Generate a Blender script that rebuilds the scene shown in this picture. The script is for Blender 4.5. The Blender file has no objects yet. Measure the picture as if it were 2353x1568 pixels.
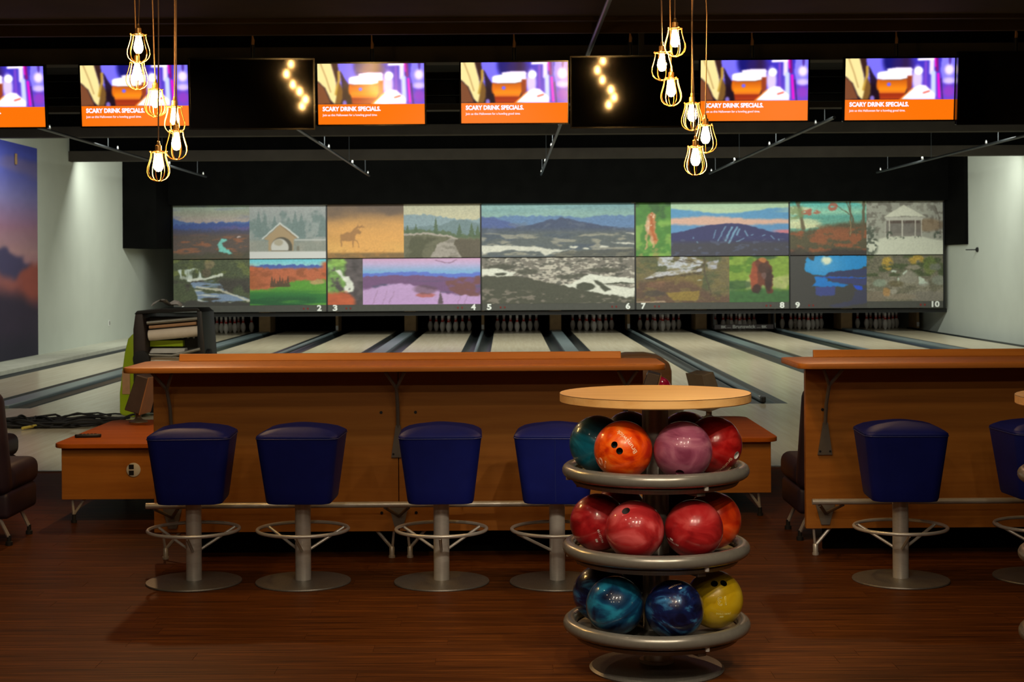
import bpy, bmesh, math, random
import numpy as np
from mathutils import Vector, Matrix
random.seed(7)
R = math.radians
scene = bpy.context.scene
COL = scene.collection

# ------------------------------------------------------------------ camera
F, VX, VY, ROLL, EYE = 3560.0, 1162.5, 609.0, 0.0065, 1.5326      # focal length and vanishing point in 2353x1568 pixels
cam_d = bpy.data.cameras.new('camera')
cam_d.sensor_fit = 'HORIZONTAL'; cam_d.sensor_width = 36.0
cam_d.lens = F / 2353 * 36.0
cam_d.shift_x = (1176.5 - VX) / 2353
cam_d.shift_y = (VY - 784.0) / 2353
cam_d.clip_end = 200
cam_d.dof.use_dof = True; cam_d.dof.focus_distance = 6.0; cam_d.dof.aperture_fstop = 11.0
cam = bpy.data.objects.new('camera', cam_d); COL.objects.link(cam)
cam.matrix_world = Matrix.Translation((0, 0, EYE)) @ Matrix.Rotation(R(90), 4, 'X') @ Matrix.Rotation(-ROLL, 4, 'Z')
scene.camera = cam

def at(px, py, d):
    """world point that the photograph shows at pixel (px, py) if it stands at distance d"""
    dx, dy = px - VX, py - VY
    return Vector(((dx - ROLL * dy) * d / F, d, EYE - (ROLL * dx + dy) * d / F))

# ------------------------------------------------------------------ world, exposure
world = bpy.data.worlds.new('world'); scene.world = world; world.use_nodes = True
world.node_tree.nodes['Background'].inputs[0].default_value = (0.02, 0.017, 0.014, 1)
world.node_tree.nodes['Background'].inputs[1].default_value = 0.25
vs = scene.view_settings
vs.view_transform = 'Standard'; vs.look = 'None'; vs.exposure = 0.0; vs.gamma = 1.0; vs.use_curve_mapping = False
scene.cycles.use_denoising = True
scene.cycles.max_bounces = 6
scene.cycles.sample_clamp_indirect = 4.0

# ------------------------------------------------------------------ lights of the place and added approach fill
WARM = (1.0, 0.82, 0.60)
COOL = (0.97, 1.0, 0.91)
def area(name, loc, sx, sy, rot, power, color, spread=180):
    l = bpy.data.lights.new(name, 'AREA'); l.shape = 'RECTANGLE'; l.size = sx; l.size_y = sy
    l.energy = power; l.color = color; l.spread = R(spread)
    o = bpy.data.objects.new(name, l); COL.objects.link(o); o.location = loc; o.rotation_euler = rot
    return o
def spot(name, loc, target, power, color, size=70, blend=0.6, radius=0.05):
    l = bpy.data.lights.new(name, 'SPOT'); l.energy = power; l.color = color
    l.spot_size = R(size); l.spot_blend = blend; l.shadow_soft_size = radius
    o = bpy.data.objects.new(name, l); COL.objects.link(o); o.location = loc
    o.rotation_euler = (Vector(target) - Vector(loc)).to_track_quat('-Z', 'Y').to_euler()
    return o
# lane light strips behind the ceiling beams, washing lanes, side walls and pin screens
area('lane_light', (0.8, 28.62, 3.60), 16.6, 0.12, (R(48), 0, 0), 520, COOL)
area('lane_light', (0.8, 23.75, 3.60), 16.6, 0.12, (R(22), 0, 0), 350, COOL)
area('lane_light', (0.8, 19.95, 3.60), 16.6, 0.12, (R(12), 0, 0), 210, COOL)
area('pit_light', (0.8, 34.2, 0.50), 16.6, 0.06, (R(60), 0, 0), 6, COOL)
# fill spots added at the edge of the low ceiling to brighten the approach
for x in (-5.6, -2.9, -0.2, 2.6, 5.4):
    spot('approach_fill', (x, 12.25, 3.44), (x, 14.4, 0), 120, (1.0, 0.9, 0.72), 100, 0.8, 0.05)
# warm ceiling downlights over the bar stools, the ball racks and behind the camera
for y, pw_ in ((5.6, 9), (3.9, 14), (1.8, 28), (-0.6, 33)):
    for x in (-1.8, -0.6, 0.6, 1.8):
        spot('downlight', (x, y, 3.44), (x, y + 1.2, 0), pw_, WARM, 150, 0.4, 0.035)
for x, y in ((-0.2, 2.5), (0.75, 2.3), (1.7, 2.6)):
    spot('rack_spot', (x, y, 3.44), (0.56, 5.87, 0.72), 165, (1.0, 0.84, 0.64), 27, 0.6, 0.04)
spot('downlight', (-2.6, 11.25, 3.44), (-2.1, 7.4, 0), 120, (1.0, 0.6, 0.28), 75, 0.6, 0.05)
spot('downlight', (2.2, 11.25, 3.44), (1.9, 7.4, 0), 60, (1.0, 0.6, 0.28), 75, 0.6, 0.05)

# ------------------------------------------------------------------ helpers: colour, materials
def lin(r, g=None, b=None):
    if g is None: r, g, b = r
    f = lambda c: (c / 255 / 12.92) if c / 255 <= 0.04045 else ((c / 255 + 0.055) / 1.055) ** 2.4
    return (f(r), f(g), f(b), 1.0)
def nm(name):
    m = bpy.data.materials.new(name); m.use_nodes = True
    nt = m.node_tree; b = nt.nodes['Principled BSDF']
    return m, nt, b
def ramp(nt, fac, stops):
    n = nt.nodes.new('ShaderNodeValToRGB'); e = n.color_ramp.elements
    while len(e) < len(stops): e.new(0.5)
    for k, (p, c) in enumerate(stops): e[k].position = p; e[k].color = c
    nt.links.new(fac, n.inputs['Fac']); return n.outputs['Color']
def noise_tex(nt, scale, detail=4, rough=0.5, stretch=(1, 1, 1), dist=0.0, coord='Object'):
    tc = nt.nodes.new('ShaderNodeTexCoord'); mp = nt.nodes.new('ShaderNodeMapping'); n = nt.nodes.new('ShaderNodeTexNoise')
    mp.inputs['Scale'].default_value = stretch
    n.inputs['Scale'].default_value = scale; n.inputs['Detail'].default_value = detail
    n.inputs['Roughness'].default_value = rough; n.inputs['Distortion'].default_value = dist
    nt.links.new(tc.outputs[coord], mp.inputs['Vector']); nt.links.new(mp.outputs[0], n.inputs['Vector'])
    return n.outputs['Fac']
def plain(name, rgb, rough=0.5, metal=0.0, var=0.12, scale=14, bump=0.0, coat=0.0, stretch=(1, 1, 1), spec=0.5):
    m, nt, b = nm(name); c = lin(rgb)
    lo = tuple(x * (1 - var) for x in c[:3]) + (1,); hi = tuple(min(1, x * (1 + var)) for x in c[:3]) + (1,)
    fac = noise_tex(nt, scale, stretch=stretch)
    nt.links.new(ramp(nt, fac, [(0.3, lo), (0.7, hi)]), b.inputs['Base Color'])
    b.inputs['Roughness'].default_value = rough; b.inputs['Metallic'].default_value = metal
    b.inputs['Coat Weight'].default_value = coat; b.inputs['Coat Roughness'].default_value = 0.08
    b.inputs['Specular IOR Level'].default_value = spec
    if bump:
        bp = nt.nodes.new('ShaderNodeBump'); bp.inputs['Strength'].default_value = bump; bp.inputs['Distance'].default_value = 0.002
        nt.links.new(noise_tex(nt, scale * 12), bp.inputs['Height']); nt.links.new(bp.outputs[0], b.inputs['Normal'])
    return m
def wood(name, dark, mid, light, rough=0.4, scale=3.0, stretch=(0.35, 9, 9), coat=0.0, rnd=0.0, coord='Object', spec=0.5):
    m, nt, b = nm(name)
    fac = noise_tex(nt, scale, 6, 0.62, stretch, 0.4, coord)
    col = ramp(nt, fac, [(0.28, lin(dark)), (0.5, lin(mid)), (0.72, lin(light))])
    if rnd:
        oi = nt.nodes.new('ShaderNodeObjectInfo'); mr = nt.nodes.new('ShaderNodeMapRange')
        mr.inputs['To Min'].default_value = 1 - rnd; mr.inputs['To Max'].default_value = 1 + rnd
        nt.links.new(oi.outputs['Random'], mr.inputs['Value'])
        mx = nt.nodes.new('ShaderNodeMix'); mx.data_type = 'RGBA'; mx.blend_type = 'MULTIPLY'; mx.inputs[0].default_value = 1
        nt.links.new(col, mx.inputs['A']); nt.links.new(mr.outputs[0], mx.inputs['B']); col = mx.outputs['Result']
    nt.links.new(col, b.inputs['Base Color'])
    b.inputs['Roughness'].default_value = rough; b.inputs['Coat Weight'].default_value = coat
    b.inputs['Coat Roughness'].default_value = 0.15; b.inputs['Specular IOR Level'].default_value = spec
    return m
def emit(name, rgb, strength):
    m, nt, b = nm(name); c = lin(rgb)
    b.inputs['Base Color'].default_value = (0, 0, 0, 1); b.inputs['Emission Color'].default_value = c
    b.inputs['Emission Strength'].default_value = strength
    return m
def printed(name, rough=0.55, emission=0.0, coat=0.0):
    m, nt, b = nm(name)
    a = nt.nodes.new('ShaderNodeAttribute'); a.attribute_name = 'print'
    if emission:
        b.inputs['Base Color'].default_value = (0.004, 0.004, 0.004, 1)
        nt.links.new(a.outputs['Color'], b.inputs['Emission Color']); b.inputs['Emission Strength'].default_value = emission
    else:
        nt.links.new(a.outputs['Color'], b.inputs['Base Color'])
    b.inputs['Roughness'].default_value = rough; b.inputs['Coat Weight'].default_value = coat; b.inputs['Coat Roughness'].default_value = 0.1
    return m
M = {
 'plank': wood('floor_plank', (42, 20, 7), (85, 46, 17), (128, 74, 29), 0.5, 3.0, (0.7, 30, 4), 0.0, 0.14, spec=0.05),
 'honey': wood('honey_laminate', (156, 96, 34), (172, 108, 40), (184, 120, 48), 0.45, 2.0, (0.5, 10, 10), spec=0.3),
 'honeytop': wood('honey_laminate_top', (164, 96, 36), (176, 108, 43), (186, 118, 50), 0.42, 2.0, (0.5, 10, 10), spec=0.35),
 'beech': wood('beech_top', (216, 160, 92), (228, 176, 108), (236, 188, 120), 0.36, 2.5, (0.6, 8, 8)),
 'amber': wood('amber_tabletop', (176, 88, 20), (190, 100, 26), (202, 112, 34), 0.55, 2.0, (0.6, 9, 9), spec=0.1),
 'steel': plain('brushed_steel', (204, 200, 192), 0.34, 0.5, 0.06, 30, stretch=(1, 1, 8)),
 'steelbase': plain('brushed_steel_plate', (126, 122, 114), 0.45, 0.6, 0.1, 30, stretch=(8, 1, 1)),
 'ringpaint': plain('silver_paint', (134, 130, 120), 0.27, 0.45, 0.05, 60),
 'brkt': plain('grey_bracket_paint', (128, 122, 114), 0.45, 0.5, 0.08),
 'vinyl': plain('blue_vinyl', (16, 26, 104), 0.52, 0, 0.12, 8, 0.15, spec=0.2),
 'vinylseam': plain('blue_vinyl_piping', (30, 42, 110), 0.4, 0, 0.1),
 'plum': plain('plum_leather', (48, 36, 48), 0.5, 0, 0.2, 6, 0.2, spec=0.35),
 'black': plain('black_plastic', (16, 16, 17), 0.45, 0, 0.2),
 'blackgloss': plain('black_gloss', (10, 9, 9), 0.12, 0, 0.1),
 'rubber': plain('black_rubber', (20, 20, 22), 0.7, 0, 0.2),
 'white': plain('white_plastic', (205, 205, 200), 0.5, 0, 0.05),
 'lane': wood('lane_maple', (192, 178, 147), (203, 190, 160), (213, 202, 173), 0.22, 2.0, (9, 0.35, 4), 0.0, 0.04),
 'gutter': plain('gutter_plastic', (40, 46, 46), 0.3, 0, 0.12, 6),
 'cap': plain('divider_cap_blue_grey', (100, 114, 116), 0.32, 0, 0.08, 4),
 'wallwhite': plain('white_painted_wall', (187, 193, 181), 0.8, 0, 0.03, 1.5, 0.1),
 'concrete': plain('pale_concrete', (190, 190, 172), 0.75, 0, 0.1, 5, 0.2),
 'ceilblack': plain('black_painted_ceiling', (18, 16, 13), 0.85, 0, 0.25, 3, 0.2, spec=0.1),
 'beam': plain('charcoal_beam_paint', (70, 65, 58), 0.8, 0, 0.12, 3, spec=0.1),
 'wallblack': plain('black_painted_wall', (9, 9, 8), 0.8, 0, 0.2, 3, spec=0.03),
 'ceilnear': plain('dark_brown_ceiling', (56, 44, 26), 0.8, 0, 0.2, 2, spec=0.1),
 'pipe': plain('grey_steel_pipe', (74, 78, 80), 0.42, 0.8, 0.1),
 'alu': plain('aluminium', (200, 200, 198), 0.3, 1.0, 0.05),
 'strip': plain('mask_strip_grey', (72, 72, 66), 0.6, 0, 0.08),
 'tan': plain('tan_kickback', (150, 120, 80), 0.7, 0, 0.15, 8),
 'pin': plain('pin_white', (220, 214, 206), 0.25, 0, 0.03),
 'pinred': plain('pin_red', (190, 40, 30), 0.3, 0, 0.05),
 'lime': plain('lime_green_shell', (150, 176, 20), 0.4, 0, 0.06, 6),
 'greymetal': plain('machine_grey_metal', (150, 148, 138), 0.4, 0.5, 0.1),
 'cloth': plain('white_cloth', (214, 210, 208), 0.9, 0, 0.08, 30, 0.3),
 'creamroll': plain('cream_roller', (226, 214, 196), 0.7, 0, 0.05),
 'umber': plain('umber_side_panel', (40, 28, 24), 0.6, 0, 0.15),
 'brown': wood('ball_return_brown', (88, 58, 34), (104, 70, 42), (118, 82, 50), 0.4, 3),
 'brass': plain('brass_wire', (200, 150, 84), 0.35, 0.9, 0.08),
 'cordmat': plain('brown_cord', (110, 80, 52), 0.7, 0, 0.15),
 'yellow': plain('yellow_plug', (220, 200, 90), 0.5, 0, 0.05),
 'pink': plain('speckled_pink', (188, 34, 74), 0.15, 0, 0.5, 24, coat=0.6),
 'printmask': printed('printed_mask', 0.6),
 'printwall': printed('printed_mural', 0.8),
 'screen': printed('lit_screen', 0.2, 1.25, 0.6),
 'screentext': emit('screen_lettering', (240, 235, 255), 1.3),
 'numwhite': plain('number_white', (235, 238, 232), 0.5, 0, 0.02),
 'red': emit('red_indicator', (190, 40, 24), 0.28),
 'bulb': emit('bulb_glow', (255, 200, 118), 360.0),
 'tanedge': plain('terminal_tan_edge', (176, 134, 96), 0.5, 0, 0.08),
 'terminal': plain('terminal_grey', (88, 80, 80), 0.45, 0.1, 0.1),
 'termgrey': plain('terminal_light_grey', (120, 120, 116), 0.5, 0, 0.08),
 'glint': emit('small_indicator', (235, 245, 235), 0.9),
}

# ------------------------------------------------------------------ helpers: meshes
class MB:
    def __init__(s): s.v = []; s.f = []
    def add(s, v, f):
        o = len(s.v); s.v += [tuple(p) for p in v]; s.f += [tuple(i + o for i in q) for q in f]; return s
    def box(s, x0, x1, y0, y1, z0, z1):
        return s.add([(x0,y0,z0),(x1,y0,z0),(x1,y1,z0),(x0,y1,z0),(x0,y0,z1),(x1,y0,z1),(x1,y1,z1),(x0,y1,z1)],
                     [(0,3,2,1),(4,5,6,7),(0,1,5,4),(1,2,6,5),(2,3,7,6),(3,0,4,7)])
    def taper(s, b, t, z0, z1):
        """b, t: (x0,x1,y0,y1) rectangles at z0 and z1"""
        return s.add([(b[0],b[2],z0),(b[1],b[2],z0),(b[1],b[3],z0),(b[0],b[3],z0),(t[0],t[2],z1),(t[1],t[2],z1),(t[1],t[3],z1),(t[0],t[3],z1)],
                     [(0,3,2,1),(4,5,6,7),(0,1,5,4),(1,2,6,5),(2,3,7,6),(3,0,4,7)])
    def prism(s, pts, axis, a, b):
        """outline in the two other axes, extruded along axis from a to b"""
        def mk(p, t):
            return {'x': (t, p[0], p[1]), 'y': (p[0], t, p[1]), 'z': (p[0], p[1], t)}[axis]
        n = len(pts)
        return s.add([mk(p, a) for p in pts] + [mk(p, b) for p in pts],
                     [tuple(range(n - 1, -1, -1)), tuple(range(n, 2 * n))] + [(i, (i + 1) % n, n + (i + 1) % n, n + i) for i in range(n)])
    def lathe(s, prof, n=32, c=(0, 0, 0), sx=1, sy=1):
        vs = []; fs = []
        for r, z in prof:
            for k in range(n):
                a = 2 * math.pi * k / n
                vs.append((c[0] + sx * r * math.cos(a), c[1] + sy * r * math.sin(a), c[2] + z))
        for j in range(len(prof) - 1):
            for k in range(n):
                fs.append((j*n + k, j*n + (k+1) % n, (j+1)*n + (k+1) % n, (j+1)*n + k))
        if prof[0][0] > 1e-6: fs.append(tuple(range(n - 1, -1, -1)))
        if prof[-1][0] > 1e-6: fs.append(tuple((len(prof)-1)*n + k for k in range(n)))
        return s.add(vs, fs)
    def tube(s, pts, r, n=8, closed=False, cap=True):
        pts = [Vector(p) for p in pts]; m = len(pts); vs = []; fs = []; up = None
        rr = r if isinstance(r, (list, tuple)) else [r] * m
        for i, p in enumerate(pts):
            if closed: t = pts[(i + 1) % m] - pts[i - 1]
            else: t = pts[min(i + 1, m - 1)] - pts[max(i - 1, 0)]
            t.normalize()
            if up is None:
                up = Vector((0, 0, 1)) if abs(t.z) < 0.9 else Vector((1, 0, 0))
            a = (up - t * up.dot(t)).normalized(); b = t.cross(a); up = a
            for k in range(n):
                q = 2 * math.pi * k / n
                vs.append(p + (a * math.cos(q) + b * math.sin(q)) * rr[i])
        for i in range(m if closed else m - 1):
            j = (i + 1) % m
            for k in range(n): fs.append((i*n + k, i*n + (k+1) % n, j*n + (k+1) % n, j*n + k))
        if cap and not closed: fs += [tuple(range(n - 1, -1, -1)), tuple((m-1)*n + k for k in range(n))]
        return s.add(vs, fs)
    def ring(s, c, r, tr, n=48, m=10):
        return s.tube([(c[0] + r*math.cos(2*math.pi*k/n), c[1] + r*math.sin(2*math.pi*k/n), c[2]) for k in range(n)], tr, m, True)
    def mesh(s, name, smooth=None, bevel=0, seg=2, bang=35):
        me = bpy.data.meshes.new(name); me.from_pydata(s.v, [], s.f)
        bm = bmesh.new(); bm.from_mesh(me)
        bmesh.ops.recalc_face_normals(bm, faces=bm.faces)
        if bevel:
            ed = [e for e in bm.edges if len(e.link_faces) == 2 and e.calc_face_angle(0) > R(bang)]
            bmesh.ops.bevel(bm, geom=ed, offset=bevel, segments=seg, profile=0.5, affect='EDGES', clamp_overlap=True)
        bm.to_mesh(me); bm.free()
        if smooth:
            me.polygons.foreach_set('use_smooth', [True] * len(me.polygons)); me.set_sharp_from_angle(angle=R(smooth))
        return me
    def obj(s, name, mat, parent=None, smooth=None, bevel=0, seg=2, bang=35):
        return link(name, s.mesh(name, smooth, bevel, seg, bang), mat, parent)
def link(name, me, mat, parent=None):
    o = bpy.data.objects.new(name, me)
    if mat is not None and not me.materials: me.materials.append(M[mat] if isinstance(mat, str) else mat)
    COL.objects.link(o); o.parent = parent; return o
def thing(name, label, cat, loc=(0, 0, 0), group=None, rz=0):
    o = bpy.data.objects.new(name, None); COL.objects.link(o); o.location = loc; o.rotation_euler = (0, 0, rz)
    o.empty_display_size = 0.1
    return tag(o, label, cat, group)
def tag(o, label, cat, group=None):
    o['label'] = label; o['category'] = cat
    if group: o['group'] = group
    return o
def struct(o, label=None):
    o['kind'] = 'structure'
    if label: o['label'] = label
    return o
def dup(root, loc, label, group=None, rz=None, parent=None):
    c = root.copy(); COL.objects.link(c); c.location = loc
    if rz is not None: c.rotation_euler = (0, 0, rz)
    c['label'] = label
    if group: c['group'] = group
    for ch in list(root.children):
        d = ch.copy(); COL.objects.link(d); d.parent = c
        for g in list(ch.children):
            e = g.copy(); COL.objects.link(e); e.parent = d
    return c
def text_mesh(body, size, bold=0.0, outline=0.0, spacing=1.0, align='LEFT'):
    cu = bpy.data.curves.new('lettering', 'FONT'); cu.body = body; cu.size = size; cu.offset = bold
    cu.align_x = align; cu.space_character = spacing; cu.resolution_u = 3
    if outline: cu.fill_mode = 'NONE'; cu.bevel_depth = outline; cu.bevel_resolution = 0
    o = bpy.data.objects.new('lettering', cu); COL.objects.link(o)
    dg = bpy.context.evaluated_depsgraph_get(); dg.update()
    me = bpy.data.meshes.new_from_object(o.evaluated_get(dg))
    bpy.data.objects.remove(o); bpy.data.curves.remove(cu)
    return me
def text_wall(name, body, size, loc, mat, parent, bold=0.0, align='LEFT', width=None, spacing=1.0):
    """flat lettering standing upright, facing the camera side (-Y)"""
    me = text_mesh(body, size, bold, 0, spacing, align); n = len(me.vertices); co = np.zeros(n * 3); me.vertices.foreach_get('co', co)
    co = co.reshape(-1, 3)
    if width: co[:, 0] *= width / (co[:, 0].max() - co[:, 0].min())
    co = np.stack([co[:, 0], -co[:, 2], co[:, 1]], 1); me.vertices.foreach_set('co', co.ravel()); me.update()
    me.materials.clear()
    o = link(name, me, mat, parent); o.location = loc; return o

# ------------------------------------------------------------------ painted prints (flat pictures stored as vertex colours)
_L = {}
def vnoise(x, y, seed):
    if seed not in _L: _L[seed] = np.random.RandomState(seed).rand(64, 64)
    L = _L[seed]; xi = np.floor(x).astype(int); yi = np.floor(y).astype(int); fx = x - xi; fy = y - yi
    fx = fx*fx*(3-2*fx); fy = fy*fy*(3-2*fy); g = lambda a, b: L[a % 64, b % 64]
    return (g(xi,yi)*(1-fx) + g(xi+1,yi)*fx)*(1-fy) + (g(xi,yi+1)*(1-fx) + g(xi+1,yi+1)*fx)*fy
def N(u, v, sx, sy=None, seed=1, o=4):
    sy = sy or sx; t = 0; a = 0.5; s = 0
    for k in range(o):
        t = t + a*vnoise(u*sx*2**k + 3.7*k, v*sy*2**k + 1.3*k, seed + k); s += a; a *= 0.5
    return t / s
def ss(x, a, b):
    t = np.clip((x - a) / (b - a), 0, 1); return t*t*(3-2*t)
class Pic:
    def __init__(p, nx, ny):
        nx, ny = int(nx*1.35), int(ny*1.35); p.asp = nx/ny
        p.u, p.v = np.meshgrid((np.arange(nx)+0.0)/(nx-1), (np.arange(ny)+0.0)/(ny-1)); p.c = np.zeros((ny, nx, 3)); p.warp(0.014)
    def warp(p, a):                         # wobbles the outlines of all later shapes
        p.wu = p.u + a/p.asp*2*(N(p.u, p.v, 16*p.asp, 16, 501, 3)-.5)*1.6; p.wv = p.v + a*2*(N(p.u, p.v, 16*p.asp, 16, 511, 3)-.5)*1.6; return p
    def fill(p, rgb, m=1.0):
        m = np.asarray(m, float); m = m[..., None] if m.ndim else m
        p.c = p.c*(1-m) + np.array(rgb, float)*m; return p
    def grad(p, stops, m=1.0, t=None):
        t = p.v if t is None else t; xs = [s[0] for s in stops]
        g = np.stack([np.interp(t, xs, [s[1][k] for s in stops]) for k in range(3)], -1)
        m = np.asarray(m, float); m = m[..., None] if m.ndim else m
        p.c = p.c*(1-m) + g*m; return p
    def below(p, f, soft=0.015):            # mask of everything under the curve v = f(u)
        return ss(p.wv + 0.6*(p.wv - p.v), f - soft, f + soft)
    def ridge(p, base, amp, freq, seed, o=4): return base + amp*(N(p.u, p.u*0, freq, 1, seed, o) - 0.5)*2
    def poly(p, pts):
        m = np.zeros_like(p.u, bool); n = len(pts)
        for i in range(n):
            x1, y1 = pts[i]; x2, y2 = pts[(i+1) % n]
            c = ((y1 > p.wv) != (y2 > p.wv)); m ^= c & (p.wu < (x2-x1)*(p.wv-y1)/((y2-y1) or 1e-9) + x1)
        m = np.pad(m.astype(float), 1, 'edge'); m = (m[:-2] + 2*m[1:-1] + m[2:])/4
        return (m[:, :-2] + 2*m[:, 1:-1] + m[:, 2:])/4
    def ell(p, cx, cy, rx, ry, soft=0.25): return 1 - ss(np.hypot((p.wu-cx)/rx, (p.wv-cy)/ry), 1-soft, 1+soft)
    def line(p, pts, w, soft=0.5):
        d = np.full_like(p.u, 9.0)
        for (x1, y1), (x2, y2) in zip(pts, pts[1:]):
            ax, ay = (p.wu-x1)*p.asp, p.wv-y1; bx, by = (x2-x1)*p.asp, y2-y1
            t = np.clip((ax*bx+ay*by)/(bx*bx+by*by+1e-12), 0, 1); d = np.minimum(d, np.hypot(ax-t*bx, ay-t*by))
        return 1 - ss(d, w*(1-soft), w*(1+soft))
    def speck(p, amt, s=75, seed=90): p.c = p.c*(1 + 0.75*amt*(N(p.u, p.v, s*p.asp/1.5, s/1.5, seed, 3)[..., None]-0.5)*2); return p
    def tree(p, x, top, bot, w, rgb, seed=1):
        h = (p.v-top)/(bot-top); e = w*h*(0.45+1.1*N(p.u, p.v, 40, 60, seed, 2))
        p.fill(rgb, ((np.abs(p.u-x) < e) & (h > 0) & (h < 1)).astype(float)*0.9); return p
def pic_mesh(name, p, w, h, blur=1):
    ny, nx = p.u.shape
    for _ in range(blur):
        q = np.pad(p.c, ((1, 1), (1, 1), (0, 0)), 'edge'); q = (q[:-2] + 2*q[1:-1] + q[2:])/4; p.c = (q[:, :-2] + 2*q[:, 1:-1] + q[:, 2:])/4
    co = np.stack([(p.u-0.5)*w, p.u*0, (0.5-p.v)*h], -1).reshape(-1, 3)
    i = np.arange(ny*nx).reshape(ny, nx)
    q = np.stack([i[1:, :-1], i[1:, 1:], i[:-1, 1:], i[:-1, :-1]], -1).reshape(-1, 4)
    me = bpy.data.meshes.new(name); me.vertices.add(len(co)); me.vertices.foreach_set('co', co.ravel())
    me.loops.add(q.size); me.loops.foreach_set('vertex_index', q.ravel().astype(np.int32))
    me.polygons.add(len(q)); me.polygons.foreach_set('loop_start', np.arange(0, q.size, 4, dtype=np.int32))
    me.update(calc_edges=True)
    c = np.clip(p.c, 0, 255)/255; c = np.where(c <= 0.04045, c/12.92, ((c+0.055)/1.055)**2.4)
    a = me.attributes.new('print', 'FLOAT_COLOR', 'POINT'); rgba = np.ones((ny*nx, 4)); rgba[:, :3] = c.reshape(-1, 3)
    a.data.foreach_set('color', rgba.ravel()); me.validate(); return me

def p_valley():
    p = Pic(132, 92); u, v = p.u, p.v
    p.grad([(0, (142, 160, 146)), (0.15, (150, 152, 138)), (0.3, (172, 156, 152))]); p.speck(0.08, 6, 3)
    p.fill((120, 128, 160), ss(N(u, v, 3, 14, 5), 0.55, 0.75)*(v < 0.3)*0.5)
    p.fill((74, 102, 160), p.below(p.ridge(0.29, 0.06, 4, 11))); p.fill((54, 72, 140), p.below(p.ridge(0.35, 0.05, 5, 13))*.7); p.fill((90, 84, 140), p.below(p.ridge(0.40, 0.05, 3, 15))*ss(u, 0.3, 0.9))
    p.fill((72, 70, 92), p.below(p.ridge(0.45, 0.03, 4, 21), 0.04)); p.fill((88, 76, 72), ss(v, 0.48, 0.6))
    p.fill((146, 92, 66), ss(N(u, v, 7, 22, 31, 5), .48, .64)*ss(v, .5, .65)*.85); p.fill((70, 70, 52), ss(v+0.3*N(u, v, 6, 8, 36), 0.95, 1.12)*0.8)
    p.fill((118, 196, 188), p.poly([(.63,.63),(.70,.62),(.71,.66),(.64,.70),(.66,.77),(.78,.90),(.72,.90),(.60,.86),(.60,.77),(.57,.74)]))
    p.fill((190, 170, 168), p.ell(.86, .59, .03, .02)); return p.speck(0.14)
def p_bridge_snow():
    p = Pic(132, 92).warp(0.004); u, v = p.u, p.v
    p.grad([(0, (160, 162, 164)), (0.4, (142, 152, 152)), (1, (150, 152, 150))])
    p.fill((104, 124, 124), ss(N(u, v, 9, 5, 41)+0.25*ss(v, 0.05, 0.4), 0.55, 0.75)*(v > 0.1)*0.75)
    for k, x in enumerate((.12, .2, .33, .6, .68, .95)): p.tree(x, .1+.04*(k % 3), .6, .07, (110, 128, 128), 50+k)
    p.fill((150, 148, 138), ss(v, .62, .7)*0.7); p.speck(0.12)
    p.fill((188, 188, 186), ss(u, .58, .6)*(v > .64)*(v < .67)*0.8)
    p.fill((166, 142, 110), p.poly([(.40,.36),(.19,.64),(.25,.66),(.25,.86),(.57,.86),(.58,.64),(.63,.62)]))
    p.fill((120, 96, 66), p.line([(.41,.38),(.60,.60)], .012)*0.5)
    p.fill((84, 78, 66), p.ell(.42, .80, .14, .20, .06)*(v < .86)); p.fill((196, 194, 190), p.ell(.395, .80, .115, .17, .08)*(v < .85))
    p.fill((150, 136, 108), p.ell(.38, .70, .06, .06)*0.6)
    p.fill((202, 204, 202), np.maximum(p.line([(.40,.34),(.17,.63)], .012), p.line([(.40,.34),(.64,.61)], .016)))
    p.fill((206, 206, 206), ss(v, .86, .88)); p.fill((120, 116, 104), p.poly([(.62,.77),(.65,.77),(.65,.86),(.62,.86)])); return p
def p_stream():
    p = Pic(132, 92); u, v = p.u, p.v
    p.fill((74, 82, 58)); p.fill((104, 112, 62), ss(N(u, v, 7, 7, 61), .5, .7)*(v < .35)); p.fill((62, 58, 52), ss(N(u, v, 6, 6, 66), .5, .65)*ss(v, .3, .5))
    p.fill((150, 128, 98), p.ell(.47, .1, .07, .1)*.6); p.fill((96, 82, 66), p.ell(.43, .28, .06, .1)*.7); p.speck(.25)
    fall = ss(N(u, v, 14, 3, 71), .35, .55)
    p.fill((200, 212, 208), p.poly([(.05,.22),(.33,.18),(.38,.42),(.22,.48),(.12,.45)])*fall)
    p.fill((214, 218, 208), p.line([(.2,.44),(.42,.42),(.55,.36),(.63,.33)], .028)*0.9)
    p.fill((190, 196, 188), p.line([(.1,.38),(.22,.40)], .03)*.7)
    r = p.poly([(.22,.5),(.5,.46),(.65,.56),(.66,.66),(.98,.86),(.99,.95),(.7,.93),(.32,.93),(.3,.72)])
    p.fill((122, 142, 172), r*ss(N(u, v, 4, 14, 81), .3, .5)); p.fill((196, 198, 190), r*ss(N(u, v, 4, 18, 85), .56, .66)*.8)
    p.fill((206, 202, 186), p.line([(.3,.6),(.6,.66),(.8,.78),(.98,.9)], .02)*.8)
    p.fill((58, 56, 52), p.below(p.ridge(.93, .05, 7, 88))); return p.speck(.12)
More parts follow.
